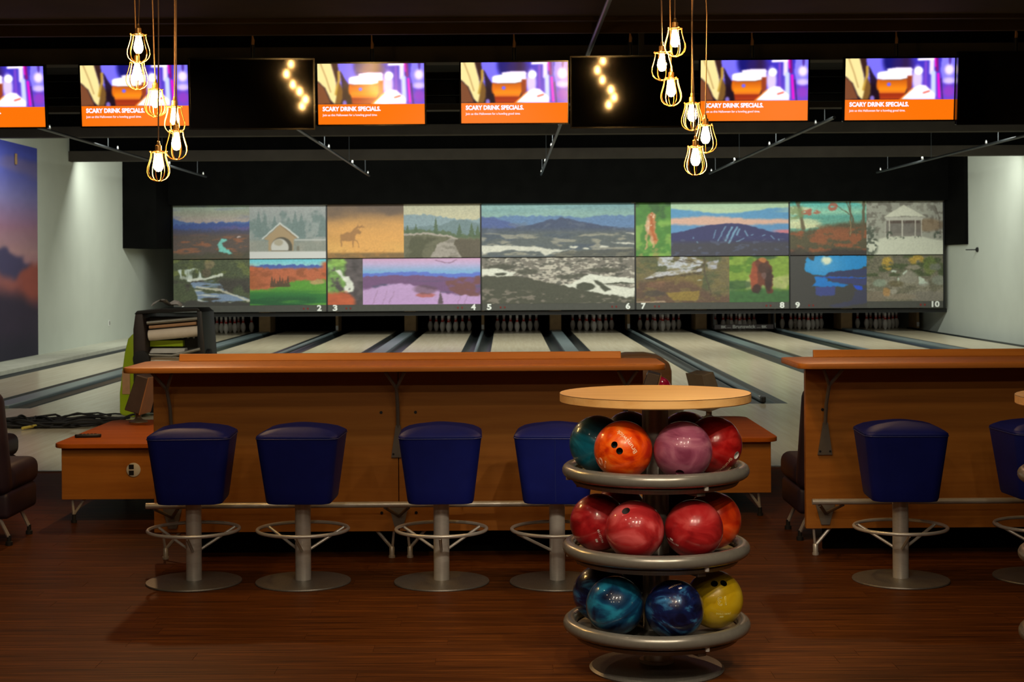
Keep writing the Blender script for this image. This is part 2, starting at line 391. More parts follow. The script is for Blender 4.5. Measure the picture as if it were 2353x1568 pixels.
def p_field():
    p = Pic(132, 82); u, v = p.u, p.v
    p.grad([(0, (104, 196, 216)), (.14, (150, 206, 212))]); p.fill((72, 96, 172), p.below(p.ridge(.12, .04, 5, 101), .012))
    p.fill((150, 110, 140), ss(v, .15, .24)*.7); t = p.below(p.ridge(.20, .06, 6, 106), .03); p.fill((184, 100, 66), t)
    p.fill((196, 98, 56), np.maximum(ss(u, .9, 1)*ss(v, .02, .1), (1-ss(u, .0, .12))*ss(v, .06, .2)*.7)); p.fill((140, 78, 46), t*ss(N(u, v, 9, 9, 111), .5, .7)*.7)
    g = p.below(.66-.2*ss(u, .2, .65), .03); p.fill((88, 150, 52), g); p.fill((40, 108, 52), g*ss(v, .6, .8)*ss(N(u, v, 2, 12, 121), .3, .6)); p.fill((28, 86, 46), g*ss(v, .78, .88)*(1-ss(u, .75, .95))*ss(N(u, v, 2, 14, 124), .35, .6))
    p.fill((196, 150, 110), p.ell(.88, .5, .1, .05)*.8)
    for k in range(7): p.tree(.29+.035*k, .34+.05*((k*7) % 3), .6, .03, (84, 64, 48), 130+k)
    p.fill((150, 84, 46), (1-ss(u, .0, .28))*ss(v, .3, .4)*(1-ss(v, .6, .66))*.7); return p.speck(.14)
def p_moose():
    p = Pic(132, 92); u, v = p.u, p.v
    p.grad([(0, (112, 92, 78)), (.35, (150, 116, 80)), (.6, (206, 152, 84)), (.85, (222, 170, 96)), (1, (196, 146, 82))])
    p.fill((224, 164, 92), ss(N(u, v, 2, 2.5, 141)-.55*(v < .1)+.15, .5, .75)*ss(v, .1, .4)*.8); p.fill((96, 80, 72), ss(N(u, v, 2, 3, 146), .45, .7)*(1-ss(v, .1, .5))*.7)
    body = p.poly([(.17,.58),(.22,.53),(.30,.52),(.34,.47),(.40,.46),(.45,.50),(.44,.54),(.38,.55),(.36,.60),(.36,.67),(.30,.68),(.20,.69),(.17,.68)])
    ant = np.maximum(p.line([(.36,.47),(.40,.42),(.47,.43)], .016), np.maximum(p.line([(.39,.44),(.39,.38)], .012), p.line([(.42,.44),(.46,.39)], .014)))
    legs = np.maximum.reduce([p.line([(.185,.66),(.18,.78)], .01), p.line([(.335,.66),(.34,.8)], .01), p.line([(.36,.66),(.40,.72),(.41,.79)], .008)])
    p.fill((146, 104, 66), np.maximum.reduce([body, ant, legs])*.75); p.fill((118, 94, 60), ss(v, .88, .93)*.9); p.fill((176, 126, 66), ss(N(u, v, 14, 20, 151), .5, .7)*ss(v, .8, .88)*.5); return p.speck(.08)
def p_trail():
    p = Pic(132, 92); u, v = p.u, p.v
    p.grad([(0, (182, 180, 158)), (.25, (196, 190, 162))]); p.fill((134, 154, 164), p.below(.24-.05*np.cos((u-.2)*5), .012)); p.fill((112, 132, 138), p.below(.42-.13*np.exp(-((u-.76)/.22)**2), .012))
    p.fill((90, 106, 80), p.below(p.ridge(.46+.12*u, .05, 14, 161), .012))
    for k, (x, t) in enumerate(((.05, .38), (.16, .36), (.42, .24), (.73, .36), (.89, .34), (.97, .4))): p.tree(x, t, .62, .045, (80, 98, 72), 170+k)
    p.fill((104, 102, 82), p.below(.55+.1*u, .02)); p.fill((82, 82, 62), p.below(.6+.08*u, .03)*ss(N(u, v, 6, 6, 181), .4, .6))
    p.fill((168, 158, 150), p.line([(0,.57),(.3,.55),(.55,.6),(.7,.65)], .02)); path = p.poly([(.6,.65),(.68,.64),(.66,.75),(.76,1),(.34,1),(.42,.82),(.44,.75)])
    p.fill((158, 150, 142), path); p.fill((120, 114, 104), path*ss(N(u, v, 8, 16, 186), .5, .65)*.7); p.fill((94, 84, 72), p.poly([(.68,.66),(1,.68),(1,1),(.76,1),(.66,.76)])*.8); return p.speck(.14)
def p_cascade():
    p = Pic(40, 82); u, v = p.u, p.v
    p.fill((84, 76, 78)); p.fill((120, 160, 84), (1-ss(u+.15*N(u, v, 4, 6, 191), .5, .62))*ss(N(u, v, 6, 9, 193), .25, .5)); p.fill((150, 190, 90), p.ell(.3, .08, .25, .08)*.8); p.speck(.25, 20)
    p.fill((222, 224, 214), p.poly([(.2,.24),(.36,.24),(.44,.36),(.62,.38),(.74,.55),(.74,.72),(.5,.74),(.46,.62),(.56,.58),(.4,.42)])*ss(N(u, v, 5, 9, 197), .2, .35))
    p.fill((190, 92, 58), p.below(.78+.2*ss(u, .5, .9)-.05, .05)*(1-ss(u, .7, .85))); return p.speck(.16, 20)
def p_lake():
    p = Pic(140, 82); u, v = p.u, p.v
    p.grad([(0, (206, 160, 196)), (.12, (190, 172, 214)), (.28, (128, 172, 216))]); p.fill((96, 116, 206), p.below(.31-.04*np.sin(u*7-.8)*.6, .015)); p.fill((116, 82, 124), p.below(.39-.03*np.sin(u*5), .015))
    p.fill((88, 84, 116), ss(N(u, v, 5, 12, 201), .45, .6)*ss(v, .45, .55)*.8); shore = .62+.08*np.sin(u*6+2.4)+.1*ss(u, .3, .55); p.fill((192, 156, 206), p.below(p.ridge(shore, .03, 9, 206), .03)); p.fill((200, 156, 216), ss(v, .85, 1)*.5)
    p.fill((118, 76, 74), p.poly([(.7,.5),(1,.38),(1,.85),(.8,.78),(.74,.7)])*ss(N(u, v, 12, 10, 211), .25, .45)*.9); p.fill((176, 86, 66), p.ell(.53, .8, .08, .05)*.7); p.fill((96, 70, 82), p.ell(.53, .68, .1, .1)*.6)
    for x in (.08, .16, .22, .8, .86): p.fill((104, 78, 92), p.line([(x,1),(x+.03,.82),(x+.05,.7)], .005)*.35)
    p.tree(.66, .72, 1, .025, (84, 70, 74), 215); p.fill((120, 84, 110), p.line([(.62,.05),(.75,.1),(.8,.04)], .008)*.8); return p.speck(.07)
def p_panorama():
    p = Pic(190, 92); u, v = p.u, p.v
    p.grad([(0, (112, 152, 164)), (.2, (134, 168, 166))]); p.fill((150, 184, 180), ss(N(u, v, 2, 14, 221), .5, .7)*(v < .24)*.5)
    p.fill((98, 128, 170), p.below(p.ridge(.25, .04, 6, 226))); p.fill((80, 96, 150), p.below(.24+.25*ss(u, .05, .35)+.02*N(u, v, 9, 1, 231)))
    p.fill((70, 80, 108), p.below(.26+.2*np.abs(np.minimum(np.abs(u-.53)/.32, 1))**.9)*(1-ss(u, .9, 1)*.5)); p.fill((92, 98, 100), ss(v, .42, .6)); p.fill((76, 86, 102), ss(N(u, v, 6, 10, 236), .5, .7)*ss(v, .4, .5)*.7)
    p.fill((104, 112, 128), ss(N(u, v, 14, 10, 246), .55, .7)*ss(v, .3, .4)*(1-ss(v, .5, .6))*.5); p.fill((168, 162, 144), ss(N(u, v, 12, 20, 241), .56, .68)*ss(v, .5, .6)*.7); snow = np.maximum.reduce([p.poly([(0,.78),(.34,.8),(.45,.86),(.58,.86),(.46,.93),(.42,.99),(.38,.9),(.2,.87),(0,.93)]), p.ell(.6,.82,.03,.025), p.ell(.68,.85,.02,.02), p.ell(.8,.82,.03,.02), p.poly([(.83,.73),(1,.75),(1,.78),(.9,.76)]), p.poly([(.94,.54),(1,.58),(1,.6)])])
    p.fill((206, 204, 192), snow); p.fill((84, 82, 74), p.poly([(.46,.99),(.52,.9),(1,.86),(1,1),(.45,1)])*.6); return p.speck(.16)
def p_town():
    p = Pic(190, 82); u, v = p.u, p.v
    p.fill((122, 116, 108)); p.fill((206, 198, 184), ss(N(u, v, 44, 26, 251, 3)+.2*p.ell(.5,.4,.25,.35,.8), .56, .68)*.8); p.fill((70, 70, 64), ss(N(u, v, 34, 22, 256, 3), .56, .66)*.7)
    for e in ((.12,.2,.1,.06), (.3,.3,.08,.06), (.55,.42,.07,.05), (.66,.4,.06,.05), (.8,.28,.1,.06)): p.fill((76, 76, 66), p.ell(*e)*.85)
    p.fill((218, 218, 206), np.maximum.reduce([p.poly([(0,.24),(.1,.22),(.18,.3),(.22,.3),(.2,.4),(.1,.42),(0,.36)]), p.poly([(.48,.63),(.58,.57),(.64,.48),(.7,.36),(.78,.4),(1,.46),(1,.58),(.82,.6),(1,.68),(1,.9),(.9,.86),(.78,.78),(.62,.73)]), p.ell(.3,.55,.05,.05)*.8]))
    p.fill((74, 76, 64), np.maximum.reduce([p.ell(.68,.63,.06,.09,.1), p.poly([(.73,.5),(.78,.54),(.85,.7),(.8,.76)]), p.ell(.9,.57,.1,.02), p.ell(.12,.35,.04,.03)]))
    p.fill((76, 76, 64), p.below(.38+.52*ss(u, .1, 1.05)*.95+.03*N(u, v, 20, 1, 261), .015)); p.fill((132, 122, 112), ss(N(u, v, 30, 20, 266, 2), .6, .72)*p.below(.66+.25*u, .05)*.8); return p.speck(.16)
def p_fawn():
    p = Pic(44, 92); u, v = p.u, p.v
    p.fill((78, 130, 58)); p.fill((60, 98, 52), ss(N(u, v, 4, 7, 271), .45, .65)*(v < .35)); p.fill((122, 164, 76), ss(N(u, v, 4, 8, 276), .45, .65)*ss(v, .25, .4)); p.fill((150, 146, 86), ss(N(u, v, 5, 9, 281), .5, .65)*ss(v, .6, .75)*.8)
    p.fill((190, 128, 84), p.poly([(.34,.22),(.46,.17),(.56,.22),(.56,.4),(.52,.52),(.6,.6),(.62,.7),(.55,.8),(.48,.72),(.4,.62),(.3,.56),(.28,.42)])); p.fill((216, 180, 150), np.maximum(p.ell(.33,.42,.06,.16), p.ell(.46,.7,.05,.08))*.7)
    p.fill((176, 90, 46), p.line([(.44,.2),(.45,.5),(.56,.7)], .02)*.8); p.fill((206, 160, 118), np.maximum(p.line([(.32,.56),(.3,.86)], .014), p.line([(.46,.66),(.5,.84)], .012))*.8); p.fill((226, 208, 186), ss(N(u, v, 14, 26, 286, 2), .66, .72)*p.ell(.43,.35,.12,.18)*.9); return p.speck(.14, 24)
def p_ski():
    p = Pic(146, 92).warp(0.008); u, v = p.u, p.v
    p.grad([(0, (164, 196, 168)), (.15, (182, 206, 172))]); w = .16+.05*np.sin(u*6-1.2); p.fill((92, 150, 196), p.below(w, .02)); p.fill((214, 172, 156), p.below(.30-.03*np.sin(u*5)+.05*(N(u, v, 3, 3, 291)-.5), .03)); p.fill((94, 144, 192), p.below(.43-.02*np.cos(u*7), .03)); p.fill((188, 204, 172), ss(u+.6*v, .95, 1.1)*(v < .2)*.4)
    p.fill((214, 120, 130), ss(u, .82, .95)*ss(v, .5, .54)*.9); mt = .60-.1*np.exp(-((u-.25)/.2)**2)-.19*np.exp(-((u-.56)/.25)**2)
    p.fill((58, 58, 104), p.below(mt, .01)); p.fill((68, 66, 74), ss(v, .68, .8)*.9); runs = [[(.38,.52),(.36,.68)], [(.46,.46),(.43,.62),(.40,.72)], [(.52,.47),(.46,.72)], [(.56,.47),(.49,.76)], [(.58,.5),(.56,.62)], [(.63,.53),(.65,.63)], [(.68,.62),(.70,.6)], [(.78,.64),(.8,.62)], [(.85,.63),(.88,.7)], [(.92,.69),(.92,.72)], [(.19,.65),(.19,.68)], [(.22,.74),(.23,.76)], [(.56,.74),(.62,.68)]]
    for k, r in enumerate(runs): p.fill((136, 190, 216), p.line(r, .013 if 1 < k < 5 else .007)*.75)
    p.fill((84, 92, 120), ss(N(u, v, 20, 20, 296, 2), .68, .75)*ss(v, .6, .7)*.6); return p.speck(.08)
def p_mill():
    p = Pic(126, 82); u, v = p.u, p.v
    p.fill((112, 102, 72)); p.fill((86, 90, 62), ss(N(u, v, 7, 7, 301), .45, .65)); p.fill((186, 188, 196), p.poly([(.25,.0),(.6,.0),(.72,.12),(.66,.26),(.42,.26),(.25,.3),(.23,.15)])*ss(N(u, v, 12, 12, 306, 3), .35, .5)); p.fill((172, 172, 184), p.poly([(.76,.12),(.89,.08),(.86,.26),(.77,.28)]))
    p.fill((186, 184, 190), p.poly([(.08,.48),(.2,.34),(.42,.28),(.72,.26),(.7,.32),(.36,.44)])); p.fill((78, 66, 52), p.poly([(.08,.48),(.7,.32),(.7,.38),(.3,.52)])); p.fill((126, 104, 60), p.poly([(.1,.54),(.34,.44),(.72,.4),(.7,.72),(.1,.76)])*.8); p.fill((178, 132, 86), p.poly([(.12,.57),(.3,.53),(.3,.66),(.12,.68)]))
    p.fill((196, 206, 196), p.poly([(.6,.48),(.78,.45),(.8,.5),(.6,.53)])*ss(N(u, v, 16, 9, 311), .4, .5)); p.fill((98, 72, 62), ss(v-.35*ss(u, .5, .9)*.9, .45, .6)*.8); p.fill((124, 110, 66), ss(N(u, v, 16, 14, 315, 4), .5, .64)*.5); p.fill((150, 126, 58), p.poly([(.32,.78),(.68,.74),(.66,.96),(.4,.96)])*.8)
    for r in ([(.73,.0),(.74,.4),(.8,.75)], [(.74,.18),(.5,.06)], [(.73,.2),(.6,.3)], [(.4,.05),(.58,.14)]): p.fill((82, 72, 60), p.line(r, .012)*.8)
    p.fill((70, 64, 60), p.ell(.2,.8,.12,.07)*.7); p.fill((172, 150, 128), p.line([(0,.99),(.3,.98)], .015)*.9); return p.speck(.22)
def p_bear():
    p = Pic(78, 82); u, v = p.u, p.v
    p.fill((128, 156, 62)); p.fill((90, 128, 48), ss(N(u, v, 5, 7, 321), .45, .65)); p.fill((170, 176, 110), ss(N(u, v, 5, 5, 326), .45, .6)*ss(v, .35, .5)); p.fill((64, 104, 58), ss(v+.2*N(u, v, 4, 4, 331), .72, .86)); p.fill((52, 82, 56), p.ell(.15,.62,.25,.1)*.7); p.fill((58, 80, 60), p.ell(.6, 0, .2, .07)*.8)
    p.fill((108, 60, 44), p.poly([(.38,.18),(.44,.09),(.52,.05),(.6,.06),(.66,.14),(.71,.22),(.73,.42),(.74,.62),(.72,.8),(.64,.8),(.6,.66),(.55,.62),(.52,.72),(.44,.78),(.38,.74),(.36,.45)])); p.fill((170, 84, 56), p.ell(.41,.45,.06,.3)*.8); p.fill((56, 40, 38), np.maximum(p.ell(.66,.5,.07,.28), p.ell(.46,.72,.07,.1))*.85); p.fill((72, 50, 44), p.ell(.58,.26,.1,.12)*.8); p.fill((190, 120, 64), p.ell(.56,.08,.06,.05)*.8); p.fill((120, 92, 90), p.ell(.58,.42,.04,.07)*.8); return p.speck(.16, 30)
def p_shore():
    p = Pic(132, 92); u, v = p.u, p.v
    p.grad([(0, (74, 178, 178)), (.2, (150, 204, 178)), (.28, (90, 160, 150)), (.45, (104, 158, 140))]); p.fill((206, 214, 176), ss(N(u, v, 1.5, 9, 341), .5, .62)*(v < .5)*.9); p.fill((212, 214, 170), p.ell(.2,.42,.2,.08)*.8)
    p.fill((84, 78, 56), p.below(.55-.16*ss(u, .1, .8), .05)); p.fill((146, 84, 52), ss(N(u, v, 8, 12, 346, 5)+.25*p.ell(.6,.65,.35,.2), .5, .7)*ss(v, .4, .55)*.9); p.fill((58, 50, 48), ss(v+.3*N(u, v, 5, 5, 351), .98, 1.12)); p.speck(.2)
    for r, w in (([(.1,0),(.14,.25),(.17,.5)], .035), ([(.78,0),(.8,.25),(.79,.65)], .012), ([(.74,.02),(.82,.3),(.87,.64)], .012), ([(.97,0),(.95,.7)], .026), ([(.6,.08),(.78,.24)], .008), ([(.93,.35),(.93,.6)], .008)): p.fill((96, 82, 60), p.line(r, w)*.9)
    p.fill((176, 150, 100), p.line([(.79,.36),(.795,.62)], .006)*.9); p.fill((124, 144, 96), p.ell(.08,.2,.1,.25)*ss(N(u, v, 16, 16, 356), .4, .6)*.8); p.fill((176, 92, 72), np.maximum(p.ell(.27,.2,.12,.05), p.ell(.56,.1,.06,.08))*ss(N(u, v, 16, 20, 361), .35, .5)*.9); return p
def p_gazebo():
    p = Pic(132, 92).warp(0.004); u, v = p.u, p.v
    p.fill((160, 160, 148)); p.fill((112, 108, 98), ss(N(u, v, 22, 18, 371, 3), .5, .62)*(v < .6)*.8); p.fill((134, 104, 72), p.ell(.8,.45,.2,.12)*.6); p.fill((188, 188, 172), ss(u, .5, .7)*(1-ss(u, .75, .9))*(v < .25)*.4); p.fill((206, 208, 190), ss(v+.06*np.cos((u-.5)*6), .66, .7))
    p.fill((116, 110, 104), p.poly([(.26,.36),(.72,.36),(.72,.66),(.26,.66)])*.8); p.fill((92, 78, 70), p.poly([(.28,.36),(.70,.36),(.70,.42),(.28,.42)])*ss(N(u, v, 20, 10, 376), .3, .5)); p.fill((190, 188, 176), p.poly([(.23,.30),(.75,.30),(.73,.36),(.26,.36)])); p.fill((214, 214, 196), p.poly([(.49,.07),(.55,.12),(.78,.30),(.5,.28),(.22,.30),(.36,.18)]))
    for x, w in ((.30, .016), (.47, .02), (.64, .016), (.72, .01), (.25, .008)): p.fill((200, 196, 184), p.line([(x,.36),(x,.68)], w*.6))
    for e in ((.3,.64,.04,.09), (.36,.69,.05,.03), (.46,.69,.04,.025), (.68,.68,.05,.025), (.93,.66,.05,.09), (.05,.75,.1,.3)): p.fill((74, 82, 70), p.ell(*e)*ss(N(u, v, 26, 22, 381), .42, .55)*.9)
    p.fill((94, 84, 74), p.line([(.9,.1),(.95,.3),(.97,.62)], .008)*.8); return p.speck(.08)
def p_moon():
    p = Pic(132, 92); u, v = p.u, p.v
    p.fill((66, 64, 62)); sky = p.poly([(.22,.02),(.3,.1),(.32,0),(1,0),(1,.2),(.88,.26),(.6,.3),(.46,.37),(.3,.36),(.2,.3),(.18,.24)]); p.fill((28, 136, 206), sky); p.fill((84, 160, 214), sky*p.ell(.42,.18,.25,.2,.9)*.7); p.fill((226, 232, 206), p.ell(.47,.09,.065,.075,.4)); p.fill((52, 58, 96), p.poly([(.45,.37),(.52,.31),(.9,.24),(.94,.17),(1,.2),(1,.39),(.6,.39)])*(v > .3-.14*(u-.5)+.025*N(u, v, 40, 1, 391, 2)))
    p.fill((36, 84, 190), p.poly([(.32,.39),(1,.41),(1,.43),(.45,.44)])); p.fill((58, 62, 110), p.poly([(.5,.43),(1,.44),(1,.56),(.7,.53),(.52,.48)])); p.fill((30, 120, 204), p.poly([(.31,.4),(.45,.42),(.5,.49),(.7,.53),(.76,.56),(.68,.59),(.45,.6),(.28,.58),(.33,.5)])); p.fill((36, 78, 206), p.poly([(.82,.55),(.94,.58),(.95,.66),(.86,.65)])); p.fill((62, 72, 142), p.poly([(.32,.6),(.58,.59),(.58,.76),(.34,.76)])*.9); p.fill((58, 60, 100), p.poly([(.85,.68),(1,.62),(1,.9),(.6,1),(.5,.95),(.8,.85)])*.6); return p.speck(.08)
def p_boulders():
    p = Pic(132, 82); u, v = p.u, p.v
    p.fill((108, 104, 86)); p.fill((140, 134, 118), ss(N(u, v, 7, 10, 403, 5), .5, .62)*ss(v, .35, .5)*.7); p.fill((74, 84, 54), ss(N(u, v, 9, 9, 401, 5), .45, .58)*(v < .45)); p.fill((176, 146, 62), np.maximum(p.ell(.27,.17,.07,.15), p.ell(.65,.1,.1,.1))*ss(N(u, v, 12, 12, 406), .35, .55)); p.fill((104, 122, 52), p.ell(.83,.22,.09,.2)*.6); p.speck(.2)
    for e, c in (((.55,.48,.12,.14), (150, 146, 132)), ((.17,.6,.09,.09), (138, 152, 134)), ((.62,.26,.09,.05), (156, 146, 130)), ((.95,.55,.1,.1), (130, 136, 122)), ((.75,.62,.07,.06), (150, 150, 138)), ((.35,.78,.05,.05), (164, 158, 144)), ((.8,.9,.25,.12), (128, 122, 112)), ((.1,.9,.16,.12), (124, 112, 96)), ((.45,.9,.2,.07), (138, 126, 108)), ((.9,.26,.08,.07), (112, 116, 106))): p.fill(c, p.ell(*e)*.8)
    p.fill((196, 210, 194), np.maximum.reduce([p.poly([(.68,.46),(.74,.5),(.8,.62),(.68,.62)]), p.line([(.48,.4),(.52,.34)], .02), p.line([(.415,.5),(.425,.6)], .02), p.line([(.33,.34),(.38,.34)], .02)])*.85); p.fill((96, 86, 56), p.ell(.38,.62,.1,.07)*.7); p.fill((196, 140, 76), p.ell(.26,.8,.05,.1)*.6); return p.speck(.2)
def p_drinks():
    p = Pic(170, 74).warp(0.0); u, v = p.u, p.v
    p.fill((40, 24, 34)); p.grad([(0, (60, 50, 190)), (1, (110, 70, 200))], ss(u, .55, .62)); p.fill((120, 110, 255), p.ell(.27,.2,.13,.4,.3)); p.fill((24, 22, 110), p.ell(.43,.05,.09,.35,.35)); p.fill((50, 30, 90), p.ell(.53,.15,.1,.25,.4)*.7)
    p.fill((240, 220, 150), p.poly([(0,0),(.13,0),(.17,.4),(.18,.8),(.16,1),(.12,.9),(.07,.6),(0,.42)])); p.fill((120, 70, 44), p.poly([(0,.45),(.06,.6),(.12,.98),(0,1)])); p.fill((56, 32, 30), p.poly([(.13,0),(.19,0),(.2,.3),(.18,.5),(.16,.3)])); p.fill((190, 150, 60), p.line([(.2,.2),(.2,.4),(.17,.75)], .03)); p.fill((120, 84, 40), p.poly([(.2,.45),(.235,.65),(.23,.85),(.21,1),(.16,1)])); p.fill((150, 110, 60), p.line([(.03,0),(.08,.35),(.12,.7)], .012)*.7)
    p.fill((30, 14, 26), p.poly([(.21,.15),(.26,.4),(.3,.55),(.32,1),(.25,1),(.235,.7)])*.9)
    p.fill((150, 60, 30), p.poly([(.57,.4),(.62,.4),(.61,.7),(.57,.85)])); p.fill((250, 235, 255), p.poly([(.38,.25),(.47,.22),(.6,.22),(.615,.26),(.61,.42),(.56,.42),(.4,.4)])); p.fill((250, 248, 255), np.maximum(p.poly([(.29,.37),(.31,.33),(.4,.29),(.55,.29),(.57,.33),(.57,.48),(.5,.52),(.36,.52),(.29,.49)]), 0))
    p.grad([(.5, (190, 84, 20)), (.75, (246, 138, 24)), (.83, (220, 110, 30)), (.86, (150, 44, 20)), (1, (176, 60, 24))], p.poly([(.29,.5),(.36,.53),(.5,.53),(.57,.49),(.57,.7),(.55,.85),(.54,1),(.32,1),(.31,.8),(.29,.68)])); p.fill((110, 100, 255), p.ell(.4,.63,.018,.045)); p.fill((226, 110, 20), p.ell(.30,.65,.015,.12)*.7)
    p.fill((220, 200, 255), p.ell(.66,.5,.045,.3,.35)); p.fill((255, 255, 255), p.ell(.67,.3,.04,.1,.2)); p.fill((120, 70, 200), p.line([(.735,.1),(.735,.75)], .03)); p.fill((235, 220, 255), p.line([(.79,0),(.79,.35)], .05)); p.fill((200, 210, 255), p.line([(.805,.35),(.81,.9)], .05)); p.fill((250, 240, 255), p.line([(.67,.03),(.8,.02)], .03)); p.fill((130, 20, 120), p.line([(.835,0),(.84,.3)], .03)); p.fill((236, 20, 200), np.maximum(p.line([(.82,0),(.825,.2)], .014), p.line([(.85,.38),(.865,.95)], .026))); p.fill((40, 14, 60), p.line([(.875,.5),(.895,1)], .012)*.8)
    p.fill((150, 140, 255), p.poly([(.88,0),(1,0),(1,.6),(.9,.6),(.87,.3)])*.8); p.fill((250, 225, 240), p.ell(.95,.28,.04,.12,.5)); p.fill((214, 190, 255), p.ell(.95,.55,.05,.08,.6)); p.fill((60, 20, 120), p.ell(.955,.02,.012,.14)*.7); p.fill((150, 60, 190), p.ell(.95,.8,.05,.14,.5)*.8)
    p.fill((252, 246, 255), p.poly([(.51,1),(.57,.85),(.62,.72),(.69,.64),(.74,.66),(.78,.76),(.82,.85),(.83,1)])); p.fill((255, 140, 30), p.line([(.505,1),(.575,.83),(.62,.73)], .014)*.8); p.fill((236, 70, 50), p.line([(.72,.84),(.77,.8)], .018)*.9); p.fill((150, 130, 230), p.ell(.25,.97,.02,.07)*.8); return p
def p_mural():
    p = Pic(120, 90); u, v = p.u, p.v
    p.grad([(0, (58, 68, 170)), (.12, (78, 86, 176)), (.25, (118, 112, 168)), (.4, (150, 106, 130)), (.5, (168, 128, 132)), (.6, (156, 106, 118))]); p.fill((150, 120, 130), ss(N(u, v, 3, 9, 411), .5, .7)*(v < .5)*.4)
    p.fill((66, 60, 96), p.below(.48+.02*np.sin(u*20)+.9*np.abs(u-.8)*.35+.04*N(u, v, 14, 1, 416), .01)); p.fill((150, 74, 64), p.below(.62-.1*ss(u, .86, 1.02)+.03*N(u, v, 10, 1, 421), .02)*ss(u, .78, .95)); p.fill((176, 96, 84), p.ell(.78,.66,.12,.07)*.7); p.fill((46, 36, 58), ss(v+.08*N(u, v, 8, 6, 426)-.08*ss(u, .9, 1), .68, .78)); p.fill((70, 46, 76), ss(N(u, v, 9, 7, 431), .55, .7)*ss(v, .7, .8)*.5); p.fill((30, 28, 46), ss(v, .84, .98)*.8); return p.speck(.06)

# ------------------------------------------------------------------ the room
FOUL, PINS, END = 16.9, 35.6, 36.6
XL, XR = -7.95, 9.6
def lane_x(n):
    k = (n - 1) // 2 - 2
    return 1.134 + 3.345 * k + (0.884 if n % 2 == 0 else -0.884)
fl = struct(MB().box(XL, XR, -4, 11.64, -0.2, -0.002).obj('floor', 'plank'), 'dark red-brown wood plank floor of the seating area')
pw = 0.108
def plank_rows(y0, y1, x0, x1):
    y = y0; r = 0
    while y < y1 - 0.01:
        x = x0 - random.random() * 0.8; r += 1
        while x < x1:
            L = random.choice((1.05, 1.3, 1.55))
            if L not in PLM:
                PLM[L] = MB().box(0.0008, L - 0.0008, 0.0006, pw - 0.0006, -0.0021, 0.0).mesh('plank')
            o = link('plank', PLM[L], 'plank', fl); o.location = (x, y, 0); x += L
        y += pw
PLM = {}
plank_rows(5.28, 8.52, -2.7, 3.1)
plank_rows(8.52, 11.55, -3.5, -1.95)
plank_rows(8.52, 11.55, 1.0, 2.1)
struct(MB().box(XL, XR, 11.64, 11.68, -0.1, 0.006).obj('trim_1', 'alu'), 'thin silver strip between wood floor and cream approach')
struct(MB().box(XL, XR, 11.68, FOUL, -0.2, 0.0).obj('floor', 'lane'), 'cream maple approach floor before the lanes')
struct(MB().box(XL, XR, FOUL, 38.2, -0.4, -0.12).obj('floor', 'wallblack'), 'dark floor below the gutters')
struct(MB().box(XL, -7.22, FOUL - 3, 33.8, -0.2, 0.055).obj('trim_2', 'concrete'), 'pale ledge along the white side wall')
wl = struct(MB().box(XL - 0.2, XL, -4, 38.2, -0.2, 3.9).obj('wall_left', 'wallwhite'), 'white side wall with a mountain mural')
wr = struct(MB().box(XR, XR + 0.2, -4, 38.2, -0.2, 3.9).obj('wall_right', 'wallwhite'), 'white side wall beside lane ten')
struct(MB().box(XL, XR, 38.0, 38.2, -0.2, 3.9).obj('wall_back', 'wallblack'), 'black wall behind the pins')
struct(MB().box(XL, XR, -4.2, -4.0, -0.2, 3.5).obj('wall_front', 'wallblack'), 'dark wall at the entrance end')
struct(MB().box(XL, XR, -4, 12.6, 3.5, 3.9).obj('ceiling', 'ceilnear'), 'dark brown ceiling above the seating')
struct(MB().box(XL, XR, 12.6, 38.2, 3.9, 4.1).obj('ceiling', 'ceilblack'), 'black ceiling above the lanes')
bh = MB().box(XL, -7.25, 32.15, 33.62, 1.93, 3.9).box(-7.25, 9.52, 33.3, 33.62, 2.868, 3.9).box(9.52, XR, 32.15, 33.62, 1.9, 3.9)
struct(bh.obj('wall_bulkhead', 'wallblack'), 'black bulkhead framing the picture screens')
for k, (y, zb, zt) in enumerate(((15.0, 3.50, 3.70), (19.6, 3.50, 3.70), (23.3, 3.50, 3.72), (28.2, 3.47, 3.75))):
    bo = struct(MB().box(XL, XR, y, y + 0.22, zb, 3.655).obj('beam', 'beam'), 'dark grey ceiling beam crossing the lanes')
    MB().box(XL, XR, y + 0.06, y + 0.2, 3.655, 3.9).obj('shade_strip', 'wallblack', bo)  # black strip standing in for the shade above the beam's grey face
for y, z in ((12.62, 3.42), (12.3, 3.47)):
    struct(MB().box(XL, XR, y, y + 0.05, z, 3.52).obj('trim_3', 'ceilnear'), 'dark trim at the edge of the low ceiling')
# mural on the side wall
mw = 11.3
mu = link('mural', pic_mesh('mural', p_mural(), mw, 3.5), 'printwall', wl)
mu.rotation_euler = (0, 0, R(90)); mu.location = (XL + 0.004, 26.3 - mw / 2, 1.81)

